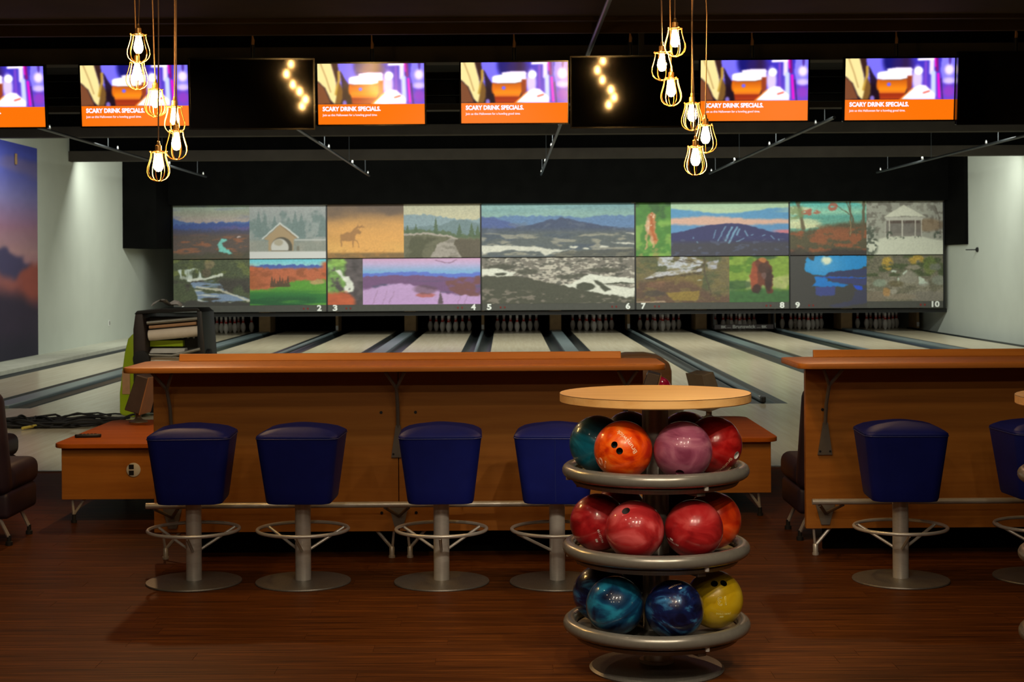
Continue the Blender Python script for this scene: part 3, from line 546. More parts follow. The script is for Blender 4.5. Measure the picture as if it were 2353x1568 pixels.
# ------------------------------------------------------------------ lanes, gutters, dividers
WORDS = ['', 'one', 'two', 'three', 'four', 'five', 'six', 'seven', 'eight', 'nine', 'ten']
LW = 0.527
def gutter_mesh():
    pr = [(-0.1175, 0.0)]
    for k in range(9):
        a = math.pi * k / 8; pr.append((-0.108 * math.cos(a), -0.008 - 0.085 * math.sin(a)))
    pr.append((0.1175, 0.0)); b = MB(); n = len(pr)
    out = pr + [(0.1175, -0.115), (-0.1175, -0.115)]
    return b.prism(out, 'y', FOUL, END).mesh('gutter', 40)
gm = gutter_mesh()
lanem = MB().box(-LW, LW, FOUL, END, -0.115, 0.0).mesh('lane_surface')
for n in range(1, 11):
    x = lane_x(n)
    t = thing('bowling_lane', 'cream maple bowling lane under the number %s screen%s' % (WORDS[n], ' with the sweep bar down' if n == 8 else ''), 'lane', (x, 0, 0), 'bowling lanes')
    link('lane_surface', lanem, 'lane', t)
    for s in (-1, 1):
        g = link('gutter', gm, 'gutter', t); g.location = (s * (LW + 0.1175), 0, 0)
half = LW + 0.235
def divider(xc, w, kind, label):
    t = thing('lane_divider', label, 'divider', (xc, 0, 0), 'lane dividers')
    if kind == 'wide':
        MB().box(-w/2, w/2, FOUL, 35.6, -0.115, 0.035).obj('cap', 'cap', t, None, 0.012)
    else:
        MB().box(-w/2 + 0.001, w/2 - 0.001, FOUL, 35.6, -0.115, 0.0).obj('base', 'gutter', t)
        MB().tube([(0, FOUL + 0.12, 0.03), (0, 35.5, 0.03)], 0.03, 10).obj('rail', 'cap', t, 50)
    return t
for k in range(5):
    xc = lane_x(2*k+1) + 0.884
    divider(xc, 2*(0.884 - half), 'wide', 'wide blue-grey capped divider between lanes %s and %s' % (WORDS[2*k+1], WORDS[2*k+2]))
    if k < 4:
        xn = lane_x(2*k+2) + 1.6725 - 0.884
        d = divider(xn, 2*(1.6725 - 0.884 - half), 'narrow', 'narrow divider with a round rail between lanes %s and %s' % (WORDS[2*k+2], WORDS[2*k+3]))
        MB().box(-0.025, 0.025, FOUL + 0.01, FOUL + 0.14, 0.005, 0.08).obj('foul_sensor', 'black', d, None, 0.015)
        MB().box(-0.02, 0.02, FOUL + 0.16, FOUL + 0.28, 0.055, 0.064).obj('sticker', 'white', d)

# ------------------------------------------------------------------ pin deck: posts, pins, sweep bar
prof = [(0.0, 0.0), (0.0258, 0.0), (0.0279, 0.008), (0.0359, 0.019), (0.0498, 0.057), (0.0568, 0.086), (0.0605, 0.114), (0.0578, 0.149), (0.0470, 0.184), (0.0312, 0.220), (0.0245, 0.254), (0.0235, 0.270)]
neck = [(0.0237, 0.225), (0.0246, 0.254)]
prof2 = [(0.0235, 0.270), (0.0262, 0.300), (0.0298, 0.330), (0.0323, 0.343), (0.0285, 0.366), (0.0170, 0.378), (0.0, 0.381)]
pin_body = MB().lathe(prof + prof2[1:], 14).mesh('bowling_pin', 60)
stripe = MB().lathe([(0.0325, 0.222), (0.0256, 0.250), (0.0246, 0.268)], 14)
stripe2 = MB().lathe([(0.0254, 0.282), (0.0272, 0.296)], 14)
stripe_m = MB().add(stripe.v, stripe.f[:-2]).add(stripe2.v, stripe2.f[:-2]).mesh('neck_stripe', 60)
ROWW = ['head', 'second row', 'third row', 'back row']
POSW = {1: [''], 2: ['left', 'right'], 3: ['left', 'middle', 'right'], 4: ['leftmost', 'centre-left', 'centre-right', 'rightmost']}
for n in (1, 4, 5, 6, 7, 8, 9, 10):
    for r in range(4):
        for j in range(r + 1):
            x = lane_x(n) + (j - r/2) * 0.3048; y = PINS + r * 0.264
            lab = ('white head pin with red neck stripe on lane %s' % WORDS[n]) if r == 0 else 'white pin, %s in the %s, red neck stripe, lane %s' % (POSW[r+1][j], ROWW[r], WORDS[n])
            t = thing('bowling_pin', lab, 'pin', (x, y, 0), 'pins on lane %s' % WORDS[n])
            link('body', pin_body, 'pin', t); link('neck_stripe', stripe_m, 'pinred', t)
for k in range(5):
    xc = lane_x(2*k+1) + 0.884
    tag(MB().box(-0.13, 0.13, 0, 0.8, 0.0, 0.95).obj('lane_kickback', 'tan', None, None, 0.008), 'wide tan kickback panel between lanes %s and %s' % (WORDS[2*k+1], WORDS[2*k+2]), 'kickback panel', 'tan kickback panels').location = (xc, 35.62, 0.0)
    xe = xc + 1.6725 - (0.05 if k == 4 else 0)
    t = thing('kickback_post', 'thin tan post right of lane %s below the screens' % WORDS[2*k+2], 'post', (xe, 35.55, 0), 'thin tan posts')
    MB().box(-0.03, 0.03, 0, 0.7, 0.02, 0.95).obj('post', 'tan', t, None, 0.004)
    MB().box(-0.028, 0.028, -0.012, 0, 0.06, 0.16).obj('reflector', 'white', t)
struct(MB().box(XL, XR, 33.75, 33.95, 0.44, 0.52).obj('trim_4', 'black'), 'black light rail under the screens')
sw = thing('sweep_bar', 'black sweep bar with white maker lettering down on lane eight', 'sweep bar', (lane_x(8) + 0.02, 35.1, 0))
MB().box(-0.70, 0.70, 0, 0.05, 0.04, 0.15).obj('bar', 'terminal', sw, None, 0.01)
MB().box(-0.70, -0.67, 0.0, 0.4, 0.05, 0.5).obj('arm', 'black', sw); MB().box(0.67, 0.70, 0.0, 0.4, 0.05, 0.5).obj('arm', 'black', sw)
text_wall('lettering', 'Brunswick', 0.11, (-0.26, -0.004, 0.063), 'numwhite', sw, 0.002, width=0.52)
for s in (-1, 1):
    text_wall('emblem', 'BK', 0.08, (s * 0.46 - 0.06, -0.004, 0.066), 'numwhite', sw, 0.003, width=0.12)
    MB().box(s*0.46 + (-0.17 if s > 0 else 0.08), s*0.46 + (-0.08 if s > 0 else 0.17), -0.004, 0, 0.072, 0.079).obj('line_mark', 'numwhite', sw)

# ------------------------------------------------------------------ masking units with printed landscape photographs
MY, ZT, ZM, ZS, ZB = 33.6, 2.863, 1.695, 0.69, 0.545
UNITS = [
 ([(.5, p_valley, 'valley_picture'), (.5, p_bridge_snow, 'snowy_bridge_picture')], [(.5, p_stream, 'stream_picture'), (.5, p_field, 'meadow_picture')], 'screen panel for lanes one and two with valley, snowy bridge, stream and meadow pictures'),
 ([(.5, p_moose, 'moose_picture'), (.5, p_trail, 'trail_picture')], [(.23, p_cascade, 'cascade_picture'), (.77, p_lake, 'lake_picture')], 'screen panel for lanes three and four with golden moose, trail, cascade and lilac lake pictures'),
 ([(1, p_panorama, 'mountain_picture')], [(1, p_town, 'snowy_town_picture')], 'screen panel for lanes five and six with one wide winter mountain view'),
 ([(.23, p_fawn, 'fawn_picture'), (.77, p_ski, 'ski_slope_picture')], [(.61, p_mill, 'covered_bridge_picture'), (.39, p_bear, 'bear_picture')], 'screen panel for lanes seven and eight with fawn, ski mountain, covered bridge and bear pictures'),
 ([(.5, p_shore, 'wooded_shore_picture'), (.5, p_gazebo, 'gazebo_picture')], [(.5, p_moon, 'moonlit_lake_picture'), (.5, p_boulders, 'boulder_picture')], 'screen panel for lanes nine and ten with wooded shore, gazebo, moonlit lake and boulder pictures'),
]
for k, (up, lo, lab) in enumerate(UNITS):
    xc = 1.134 + 3.345 * (k - 2); W = 3.345 - 0.035
    t = thing('masking_unit', lab, 'screen panel', (xc, MY, 0), 'picture screens above the pins')
    MB().box(-W/2, W/2, 0.0, 0.09, ZM + 0.008, ZT).obj('upper_panel', 'strip', t)
    MB().box(-W/2, W/2, 0.0, 0.09, ZB, ZM - 0.012).obj('lower_panel', 'strip', t)
    MB().box(W/2 + 0.006, W/2 + 0.03, -0.012, 0.08, ZB, ZT + 0.02).obj('edge_trim', 'black', t)
    MB().box(W/2 - 0.06, W/2 + 0.03, -0.03, 0.02, ZT - 0.01, ZT + 0.012).obj('top_clip', 'greymetal', t)
    for row, z0, z1 in ((up, ZM + 0.008, ZT), (lo, ZS, ZM - 0.012)):
        x = -W/2
        for fr, fn, pn in row:
            w = fr * W
            zz0 = ZB + 0.005 if fn is p_moon else z0
            pm = link(pn, pic_mesh(pn, fn(), w, z1 - zz0), 'printmask', t)
            pm.location = (x + w/2, -0.004, (zz0 + z1)/2); x += w
    for s, n in ((-1, 2*k+1), (1, 2*k+2)):
        a = s * (W/2 - (0.15 if n < 10 else 0.2)); wd = 0.1 if n < 10 else 0.17
        if n == 1: wd = 0.05
        text_wall('lane_number', str(n), 0.17, (a - wd/2, -0.008, ZB + 0.02), 'numwhite', t, 0.006, width=wd)
        for j in (0, 1):
            xr = s * (W/2 - 0.40 - j * 0.09)
            MB().prism([(xr - 0.02, ZB + 0.085), (xr + 0.02, ZB + 0.085), (xr + 0.012, ZB + 0.045), (xr - 0.012, ZB + 0.045)], 'y', -0.008, 0.0).obj('red_indicator', 'red', t)

# ------------------------------------------------------------------ ceiling pipes with sprinkler heads
for k, (x, lab) in enumerate(((-6.2, 'far left above lanes one and two'), (-2.82, 'above lanes three and four'), (0.74, 'above lanes five and six'), (4.23, 'above lanes seven and eight'), (7.7, 'far right above lanes nine and ten'))):
    t = thing('sprinkler_pipe', 'grey ceiling pipe running %s' % lab, 'pipe', (x, 0, 3.4), 'ceiling pipes along the lanes')
    MB().tube([(0, 9.5 if k == 2 else 19.9, 0), (0, 32.1, 0)], 0.022, 8).obj('pipe', 'pipe', t, 50)
    for y in (10.4, 13.0, 16.5, 20.5, 24.2, 28.0, 31.2):
        if k != 2 and y < 20: continue
        MB().tube([(0, y, 0), (0, y, 0.1 if y < 12.5 else 0.5)], 0.005, 6).obj('hanger', 'pipe', t)
        if y > 20: MB().lathe([(0.012, 0), (0.02, 0.02), (0.012, 0.06), (0.0, 0.065)], 8, (0, y + 0.6, 0.02)).obj('sprinkler_head', 'alu', t, 50)

# ------------------------------------------------------------------ televisions
drink_mesh = None
def tv(px, py, lit, label, pxw, pxh, yaw=0):
    global drink_mesh
    d = 13.6 if lit else 13.42; c = at(px, py, d); w = pxw * d / F; h = pxh * d / F
    t = thing('television', label, 'television', c, 'lit televisions above the approach' if lit else 'dark televisions above the approach', R(yaw))
    tl = bpy.data.objects.new('cabinet', MB().box(-w/2, w/2, 0.0, 0.06, -h/2, h/2).mesh('cabinet', None, 0.006)); COL.objects.link(tl); tl.parent = t
    tl.data.materials.append(M['blackgloss']); tl.rotation_euler = (R(7), 0, 0)
    b = 0.014
    fr = MB().box(-w/2, w/2, -0.008, 0.0, h/2 - b, h/2).box(-w/2, w/2, -0.008, 0.0, -h/2, -h/2 + b).box(-w/2, -w/2 + b, -0.008, 0.0, -h/2 + b, h/2 - b).box(w/2 - b, w/2, -0.008, 0.0, -h/2 + b, h/2 - b)
    fr.obj('bezel', 'blackgloss', tl)
    iw, ih = w - 2*b, h - 2*b
    if lit:
        if drink_mesh is None: drink_mesh = pic_mesh('screen_picture', p_drinks(), 1, 1, 4)
        s = link('screen_picture', drink_mesh, 'screen', tl); s.scale = (iw, 1, ih * 0.668); s.location = (0, -0.004, ih/2 - ih*0.334)
        MB().box(-iw/2, iw/2, -0.004, -0.001, -ih/2, ih/2 - ih*0.668).obj('orange_banner', BANNER, tl)
        text_wall('headline', 'SCARY DRINK SPECIALS.', 0.052, (-iw*0.458, -0.006, ih/2 - ih*0.777), 'screentext', tl, 0.0022, width=iw*0.545)
        text_wall('caption', 'Join us this Halloween for a howling good time.', 0.028, (-iw*0.458, -0.006, ih/2 - ih*0.862), 'screentext', tl, 0.0002, width=iw*0.515)
    else:
        MB().box(-iw/2, iw/2, -0.004, 0.0, -ih/2, ih/2).obj('dark_screen', DARKSCR, tl)
    top = 3.86 - c.z
    MB().tube([(0, 0.1, -h*0.2), (0, 0.1, h/2 + 0.13)], 0.018, 8).obj('mount_pole', 'black', t, 50)
    MB().box(-0.12, 0.12, 0.06, 0.1, -0.12, 0.12).obj('mount_plate', 'black', t)
    MB().tube([(0, 0.1, h/2 + 0.12), (0.004, 0.1, h/2 + 0.17), (0.0, 0.1, h/2 + 0.2), (-0.002, 0.1, h/2 + 0.26), (0, 0.1, top)], [0.014, 0.014, 0.007, 0.005, 0.005], 6).obj('hanging_cable', 'tanedge', t, 50)
BANNER = emit('orange_banner', (255, 118, 8), 1.0)
DARKSCR = plain('dark_screen_glass', (8, 6, 5), 0.045, 0, 0.1, 3)
tv(-20, 223, True, 'lit television cut off by the edge of the picture beside the mural', 252, 146)
tv(310, 220, True, 'lit television behind the pendant bulbs above lanes one and two', 254, 146)
tv(853, 216, True, 'lit television beside the dark screen with bulb reflections at its edge', 252, 146)
tv(1182, 213, True, 'lit television above the wide mountain picture, middle of the row', 252, 146)
tv(1733, 208, True, 'lit television directly beside the second bulb cluster', 254, 146)
tv(2067, 205, True, 'lit television with a bulb reflection on its glass, right end', 258, 148)
tv(579, 216, False, 'switched-off dark television between lit screens, bulb reflections at its edge', 288, 164, 4.6)
tv(1450, 211, False, 'switched-off dark television behind the second bulb cluster', 280, 166, -2.0)
tv(2344, 202, False, 'switched-off dark television at the edge near the white wall', 288, 168)
sb = thing('support_rail', 'black horizontal rail carrying the televisions', 'rail', (0.8, 13.85, 0))
MB().box(-8.6, 8.6, 0.0, 0.05, 3.2, 3.26).obj('upper_tube', 'wallblack', sb); MB().box(-8.6, 8.6, 0.0, 0.05, 2.98, 3.04).obj('lower_tube', 'wallblack', sb)
MB().box(-8.6, 8.6, 0.05, 0.09, 3.06, 3.18).obj('backing', 'wallblack', sb)
for x in (-8.4, -4, 0.4, 4.6, 8.4): MB().box(x, x + 0.05, 0, 0.05, 2.98, 3.89).obj('hanger', 'black', sb)

# ------------------------------------------------------------------ pendant bulbs in wire cages
def cage_mesh():
    b = MB(); pr = [(0.034, 0.0), (0.036, -0.02), (0.043, -0.045), (0.051, -0.07), (0.0525, -0.09), (0.047, -0.108), (0.034, -0.122), (0.014, -0.131)]
    for k in range(8):
        a = 2 * math.pi * k / 8 + 0.2
        b.tube([(r * math.cos(a), r * math.sin(a), z) for r, z in pr], 0.0021, 5)
    b.ring((0, 0, 0), 0.034, 0.002, 20, 5); b.ring((0, 0, -0.131), 0.014, 0.002, 12, 5)
    for k in range(4):
        a = 2 * math.pi * k / 4; b.tube([(0.034*math.cos(a), 0.034*math.sin(a), 0), (0.012*math.cos(a), 0.012*math.sin(a), 0.008)], 0.0016, 5)
    for k in range(4):
        a = 2 * math.pi * k / 4 + 0.4; b.lathe([(0, 0.005), (0.005, 0), (0, -0.005)], 6, (0.036*math.cos(a), 0.036*math.sin(a), 0.003))
    return b.mesh('wire_cage', 60)
cage_m = cage_mesh()
bulb_m = MB().lathe([(0.0, -0.088), (0.012, -0.085), (0.0205, -0.072), (0.0225, -0.058), (0.019, -0.038), (0.0135, -0.018), (0.012, -0.004)], 12).mesh('bulb', 60)
sock_m = MB().lathe([(0.014, -0.006), (0.015, 0.004), (0.014, 0.03), (0.008, 0.034), (0.006, 0.05), (0.0, 0.052)], 12).mesh('socket', 50)
pos_word = ['highest', 'second from top', 'third from top', 'fourth from top', 'second lowest', 'lowest']
CL = [
 ('over the counter end', [(318, 80, 7.2), (315, 143, 7.45), (357, 206, 7.5), (401, 246, 7.55), (405, 302, 7.2), (364, 350, 7.0)], 0),
 ('between the two counters', [(1551, 66, 7.35), (1521, 121, 7.3), (1542, 181, 7.5), (1590, 238, 7.55), (1621, 288, 7.35), (1598, 338, 7.2)], 1),
]
for where, lst, q in CL:
    for k, (px, py, d) in enumerate(lst):
        p = at(px, py, d)
        t = thing('pendant_lamp', 'glowing caged pendant bulb, %s, in the cluster %s' % (pos_word[k], where), 'pendant lamp', p, 'caged pendant bulbs ' + where, rz=k * 0.9)
        link('wire_cage', cage_m, 'brass', t); link('bulb', bulb_m, 'bulb', t); link('socket', sock_m, 'brass', t)
        top = 3.5 - p.z; rnd = random.Random(k + 10*q); a, b2 = rnd.uniform(-.012, .012), rnd.uniform(-.012, .012)
        MB().tube([(0, 0, 0.045), (a*.4, b2*.4, top*.15), (a, b2, top*.4), (b2*.5, a, top*.7), (0, 0, top)], 0.0032, 6).obj('cord', 'cordmat', t, 60)

# ------------------------------------------------------------------ drink counters
def rounded_rect(x0, x1, y0, y1, r, n=5):
    pts = []
    for cx, cy, a0 in ((x1 - r, y1 - r, 0), (x0 + r, y1 - r, 90), (x0 + r, y0 + r, 180), (x1 - r, y0 + r, 270)):
        for k in range(n + 1):
            a = R(a0 + 90 * k / n); pts.append((cx + r * math.cos(a), cy + r * math.sin(a)))
    return pts
def counter(x0, x1, npan, label):
    """x0, x1: panel ends; front panel face at y = 0 of the thing"""
    t = thing('drink_counter', label, 'counter', (x0, 8.1, 0), 'wooden drink counters'); L = x1 - x0
    MB().prism(rounded_rect(-0.09, L + 0.09, -0.32, 0.26, 0.07), 'z', 0.998, 1.026).obj('countertop', 'honeytop', t, 30, 0.004)
    r = MB().prism([(0.22, 1.026), (0.25, 1.026), (0.25, 1.064), (0.235, 1.064)], 'x', 0.09, L - 0.1); r.obj('raised_rail', 'honey', t, None, 0.003)
    pl = L / npan
    for k in range(npan):
        p = MB().box(k*pl + 0.002, (k+1)*pl - 0.002, 0.0, 0.045, 0.143, 0.998).obj('front_panel', 'honey', t, None, 0.002)
        for xx in (k*pl + 0.09, (k+1)*pl - 0.09):
            for zz in (0.24, 0.765): MB().lathe([(0, 0), (0.008, 0), (0.008, 0.004), (0, 0.004)], 10).obj('screw_hole', 'black', p).matrix_local = Matrix.Translation((xx, 0.001, zz)) @ Matrix.Rotation(R(90), 4, 'X')
    MB().box(0.13, L - 0.13, 0.2, 0.23, 0.0, 0.99).obj('back_panel', 'wallblack', t)  # unseen, added to stop light leaking under the counter; black keeps that gap dark
    xs = [0.1] + [k*pl for k in range(1, npan)] + [L - 0.1]
    for x in xs:
        b = MB().add([(x-.038,-.012,.53),(x+.038,-.012,.53),(x+.038,0,.53),(x-.038,0,.53),(x-.012,-.03,.70),(x+.012,-.03,.70),(x+.012,-.012,.70),(x-.012,-.012,.70)], [(0,3,2,1),(4,5,6,7),(0,1,5,4),(1,2,6,5),(2,3,7,6),(3,0,4,7)])
        b.tube([(x, -.02, .69), (x, -.05, .80), (x, -.13, .905)], .010, 8); b.tube([(x, -.125, .90), (x - .05, -.23, .994)], .009, 8); b.tube([(x, -.125, .90), (x + .05, -.23, .994)], .009, 8)
        br = b.obj('support_bracket', 'brkt', t, 40)
        for s in (-1, 1): MB().lathe([(0, 0), (.006, 0), (.006, .003), (0, .003)], 8).obj('bolt', 'black', br).matrix_local = Matrix.Translation((x + s*.026, -.0125, .548)) @ Matrix.Rotation(R(90), 4, 'X')
        rb = MB().add([(x-.022,-.012,.165),(x+.022,-.012,.165),(x+.022,0,.165),(x-.022,0,.165),(x-.05,-.012,.27),(x+.05,-.012,.27),(x+.05,0,.27),(x-.05,0,.27)], [(0,3,2,1),(4,5,6,7),(0,1,5,4),(1,2,6,5),(2,3,7,6),(3,0,4,7)])
        rb.tube([(x, -.01, .225), (x - .06, -.16, .292)], .009, 8); rb.tube([(x, -.01, .225), (x + .06, -.16, .292)], .009, 8)
        rb.obj('rail_bracket', 'brkt', t, 40)
    MB().tube([(0.0 + (0.06 if npan == 9 else 0.0), -.17, .309), (L, -.17, .309)], .0155, 14).obj('foot_rail', 'steel', t, 50)
    feet = []
    for k in range(npan): feet += [(k*pl + 0.055, 1), ((k+1)*pl - 0.04, -1)]
    for x, s in feet:
        g = MB().tube([(x, .03, .02), (x - s*.012, .02, .15)], .007, 8).tube([(x, .03, .05), (x + s*.085, .03, .15)], .009, 8)
        lg = g.obj('leg', 'steel', t, 40)
        MB().lathe([(.017, .0), (.017, .012), (.014, .012), (.014, .055), (.010, .06)], 12, (x, .03, 0)).obj('leveling_foot', 'steel', lg, 40)
    return t
counter(-1.85, 0.715, 2, 'long honey-wood drink counter behind the four stools and ball rack')
counter(1.56, 1.56 + 2.565, 2, 'honey-wood drink counter cut off by the edge beside the white wall')
counter(-2.815 - 2.565, -2.815, 2, 'honey-wood drink counter whose corner just shows at the edge by the plum chair')

# ------------------------------------------------------------------ bar stools
def make_stool():
    t = thing('bar_stool', 'x', 'stool', (0, 0, 0), 'blue box-seat bar stools')
    MB().lathe([(0.0, 0), (0.229, 0.0), (0.231, 0.004), (0.229, 0.009), (0.05, 0.014), (0.0, 0.014)], 56).obj('base_plate', 'steelbase', t, 30)
    MB().lathe([(0.038, 0.012), (0.038, 0.41)], 28).obj('column', 'steel', t, 40)
    fr = MB(); fr.ring((0, 0, 0.257), 0.219, 0.0088, 56, 10); rg = fr.obj('footrest_ring', 'steel', t, 60)
    for k in range(3):
        a = R(-100 + 120 * k + 10)
        MB().tube([(0.214*math.cos(a), 0.214*math.sin(a), 0.25), (0.036*math.cos(a), 0.036*math.sin(a), 0.158)], 0.0075, 8).obj('strut', 'steel', rg, 50)
    bot, top = 0.158, 0.196
    def ringpts(h, r, z, n=6):
        return [(x, y, z) for x, y in rounded_rect(-h, h, -h, h, r, n)]
    lv = [(bot - .03, .03, .395), (bot - .006, .045, .4), (bot, .05, .412)] + [(bot + (top - bot) * k / 5, .05, .412 + (.712 - .412) * k / 5) for k in range(1, 6)]
    vs = []; fs = []
    for h, r, z in lv: vs += ringpts(h, r, z)
    n = len(ringpts(.1, .01, 0))
    for j in range(len(lv) - 1):
        for k in range(n): fs.append((j*n + k, j*n + (k+1) % n, (j+1)*n + (k+1) % n, (j+1)*n + k))
    fs.append(tuple(range(n - 1, -1, -1))); fs.append(tuple((len(lv)-1)*n + k for k in range(n)))
    MB().add(vs, fs).obj('seat_body', 'vinyl', t, 45)
    lv = [(top - .003, .05, .714), (top + .001, .05, .719), (top, .052, .725), (top - .012, .06, .735), (top - .035, .065, .748), (top - .07, .07, .759), (top - .11, .07, .767), (.05, .05, .773), (.015, .01, .774)]
    vs = []; fs = []
    for h, r, z in lv: vs += ringpts(h, min(r, h * .98), z)
    for j in range(len(lv) - 1):
        for k in range(n): fs.append((j*n + k, j*n + (k+1) % n, (j+1)*n + (k+1) % n, (j+1)*n + k))
    fs.append(tuple(range(n - 1, -1, -1))); fs.append(tuple((len(lv)-1)*n + k for k in range(n)))
    MB().add(vs, fs).obj('seat_top', 'vinyl', t, 60)
    MB().tube([(x, y, .7135) for x, y in rounded_rect(-top - .0005, top + .0005, -top - .0005, top + .0005, .05, 6)], .0032, 6, True).obj('piping', 'vinylseam', t, 60)
    MB().tube([(0, bot + (top - bot) * k / 5 + .0006, .412 + .298 * k / 5) for k in range(6)], .002, 6).obj('back_seam', 'vinylseam', t, 60)
    return t
st = make_stool()
SG = 'blue box-seat bar stools'
def stool_at(px, py):      # px: column, py: front edge of the base disc
    v = ROLL * (px - VX) + (py - VY); d = F * EYE / v + 0.231
    return at(px, VY + F*EYE/d - ROLL*(px - VX), d)
spots = [(446, 1362, 'blue vinyl box-seat stool at the counter end by the low table', R(3)), (697, 1361.5, 'blue vinyl box-seat stool, second along from the low table', R(-2)),
         (1015, 1361.5, 'blue vinyl box-seat stool just past the counter panel seam', R(1)), (1281, 1361.5, 'blue vinyl box-seat stool half hidden behind the ball rack', R(176)),
         (2070, 1357, 'blue vinyl box-seat stool wholly in view at the other counter', R(-3)), (2394, 1351, 'blue vinyl box-seat stool cut off by the picture edge', R(4))]
for k, (px, py, lab, rz) in enumerate(spots):
    p = stool_at(px, py); p.z = 0
    if k == 0: st.location = p; st.rotation_euler = (0, 0, rz); st['label'] = lab
    else: dup(st, p, lab, SG, rz)

# ------------------------------------------------------------------ ball rack
RX, RY = 0.5614, 5.87
RZ = (0.753, 0.462, 0.174)
def make_rack(x, y, label):
    t = thing('ball_rack', label, 'ball rack', (x, y, 0), 'round bowling ball racks')
    MB().lathe([(0, 0), (0.252, 0), (0.255, 0.006), (0.245, 0.014), (0.2, 0.018), (0.07, 0.026), (0, 0.026)], 64).obj('base_plate', 'steelbase', t, 30)
    MB().lathe([(0.05, 0.02), (0.05, 1.01)], 32).obj('column', 'steel', t, 40)
    MB().lathe([(0, 1.002), (0.13, 1.002), (0.13, 1.013), (0, 1.013)], 32).obj('top_flange', 'steelbase', t, 40)
    MB().lathe([(0.05, 0.026), (0.065, 0.026), (0.065, 0.036), (0.05, 0.036)], 32).obj('base_collar', 'steel', t, 40)
    tp = MB().lathe([(0, 1.0125), (0.358, 1.0125), (0.361, 1.016), (0.361, 1.043), (0.359, 1.0455), (0, 1.0455)], 96).obj('tabletop', 'beech', t, 30)
    MB().tube([(0.3605*math.cos(2*math.pi*k/96), 0.3605*math.sin(2*math.pi*k/96), 1.0445) for k in range(96)], 0.0012, 5, True).obj('edge_line', 'brown', tp)
    for z in RZ:
        g = MB(); g.ring((0, 0, z), 0.328, 0.0257, 80, 14); rg = g.obj('ring', 'ringpaint', t, 60)
        MB().lathe([(0.05, z - 0.022), (0.27, z - 0.018), (0.302, z - 0.012), (0.312, z - 0.022), (0.318, z - 0.035), (0.306, z - 0.05), (0.05, z - 0.034)], 64).obj('tray', 'steelbase', t, 30)
        for a in (-62, 58, 178):
            c, s = math.cos(R(a)), math.sin(R(a))
            MB().box(0.04, 0.30, -0.018, 0.018, z - 0.064, z - 0.046).obj('arm', 'steelbase', t, None, 0.003).rotation_euler = (0, 0, R(a))
            MB().lathe([(0, 0), (0.009, 0), (0.009, 0.016), (0, 0.016)], 8, (0.33*c, 0.33*s, z - 0.038)).obj('bolt', 'steel', rg, 40)
    return t
make_rack(RX, RY, 'round three-tier bowling ball rack with a beech table top, full of balls')
make_rack(2.215, 5.6, 'second round ball rack whose wooden table top just shows at the edge')

def ball_mat(name, c1, c2, c3, scale=6, dist=2.0, seed=0.0, rough=0.32):
    m, nt, b = nm(name)
    tc = nt.nodes.new('ShaderNodeTexCoord'); mp = nt.nodes.new('ShaderNodeMapping'); n = nt.nodes.new('ShaderNodeTexNoise')
    mp.inputs['Location'].default_value = (seed * 3.1, seed * 1.7, seed); mp.inputs['Rotation'].default_value = (seed, seed * 2, 0.3); mp.inputs['Scale'].default_value = (1, 1, 1.4)
    n.inputs['Scale'].default_value = scale; n.inputs['Detail'].default_value = 5; n.inputs['Distortion'].default_value = dist
    nt.links.new(tc.outputs['Object'], mp.inputs['Vector']); nt.links.new(mp.outputs[0], n.inputs['Vector'])
    nt.links.new(ramp(nt, n.outputs['Fac'], [(0.34, lin(c1)), (0.52, lin(c2)), (0.68, lin(c3))]), b.inputs['Base Color'])
    b.inputs['Roughness'].default_value = rough; b.inputs['Specular IOR Level'].default_value = 0.2; b.inputs['Coat Weight'].default_value = 0.8; b.inputs['Coat Roughness'].default_value = 0.02
    return m
BR = 0.1079
sphere_m = None
def base_sphere():
    b = MB(); n = 24; return b.lathe([(BR * math.sin(math.pi * k / n), -BR * math.cos(math.pi * k / n)) for k in range(n + 1)], 48)
def cam_dir(c, px, py):
    """outward direction on a ball centred at c for the spot seen at pixel (px, py)"""
    o = Vector((0, 0, EYE)); d = (at(px, py, c.y) - o).normalized(); oc = o - c
    b = oc.dot(d); disc = b*b - (oc.dot(oc) - BR*BR)
    return ((o + d * (-b - math.sqrt(max(disc, 0)))) - c).normalized()
def ball(name, c, mat, label, group, holes=(), hm='rubber'):
    t = thing(name, label, 'bowling ball', c, group)
    me = base_sphere().mesh('body', 60)
    o = link('body', me, mat, t)
    if holes:
        cut = MB()
        for n, r in holes:
            cut.tube([n * (BR - 0.03), n * (BR + 0.02)], r, 20)
        co = link('cutter', cut.mesh('cutter'), 'black'); co.location = (0, 0, 0); o.parent = None
        md = o.modifiers.new('b', 'BOOLEAN'); md.operation = 'DIFFERENCE'; md.object = co; md.solver = 'EXACT'
        dg = bpy.context.evaluated_depsgraph_get(); dg.update()
        nmesh = bpy.data.meshes.new_from_object(o.evaluated_get(dg)); o.modifiers.clear(); o.data = nmesh; o.parent = t
        nmesh.polygons.foreach_set('use_smooth', [True] * len(nmesh.polygons)); nmesh.set_sharp_from_angle(angle=R(40))
        bpy.data.objects.remove(co)
        for n, r in holes:
            h = MB().tube([n * (BR - 0.0295), n * (BR - 0.0012)], r - 0.0006, 20, cap=False)
            e = MB().tube([n * (BR - 0.0297), n * (BR - 0.0285)], r - 0.0006, 20)
            h.add(e.v, e.f); h.obj('finger_hole', hm, t, 40)
    return t
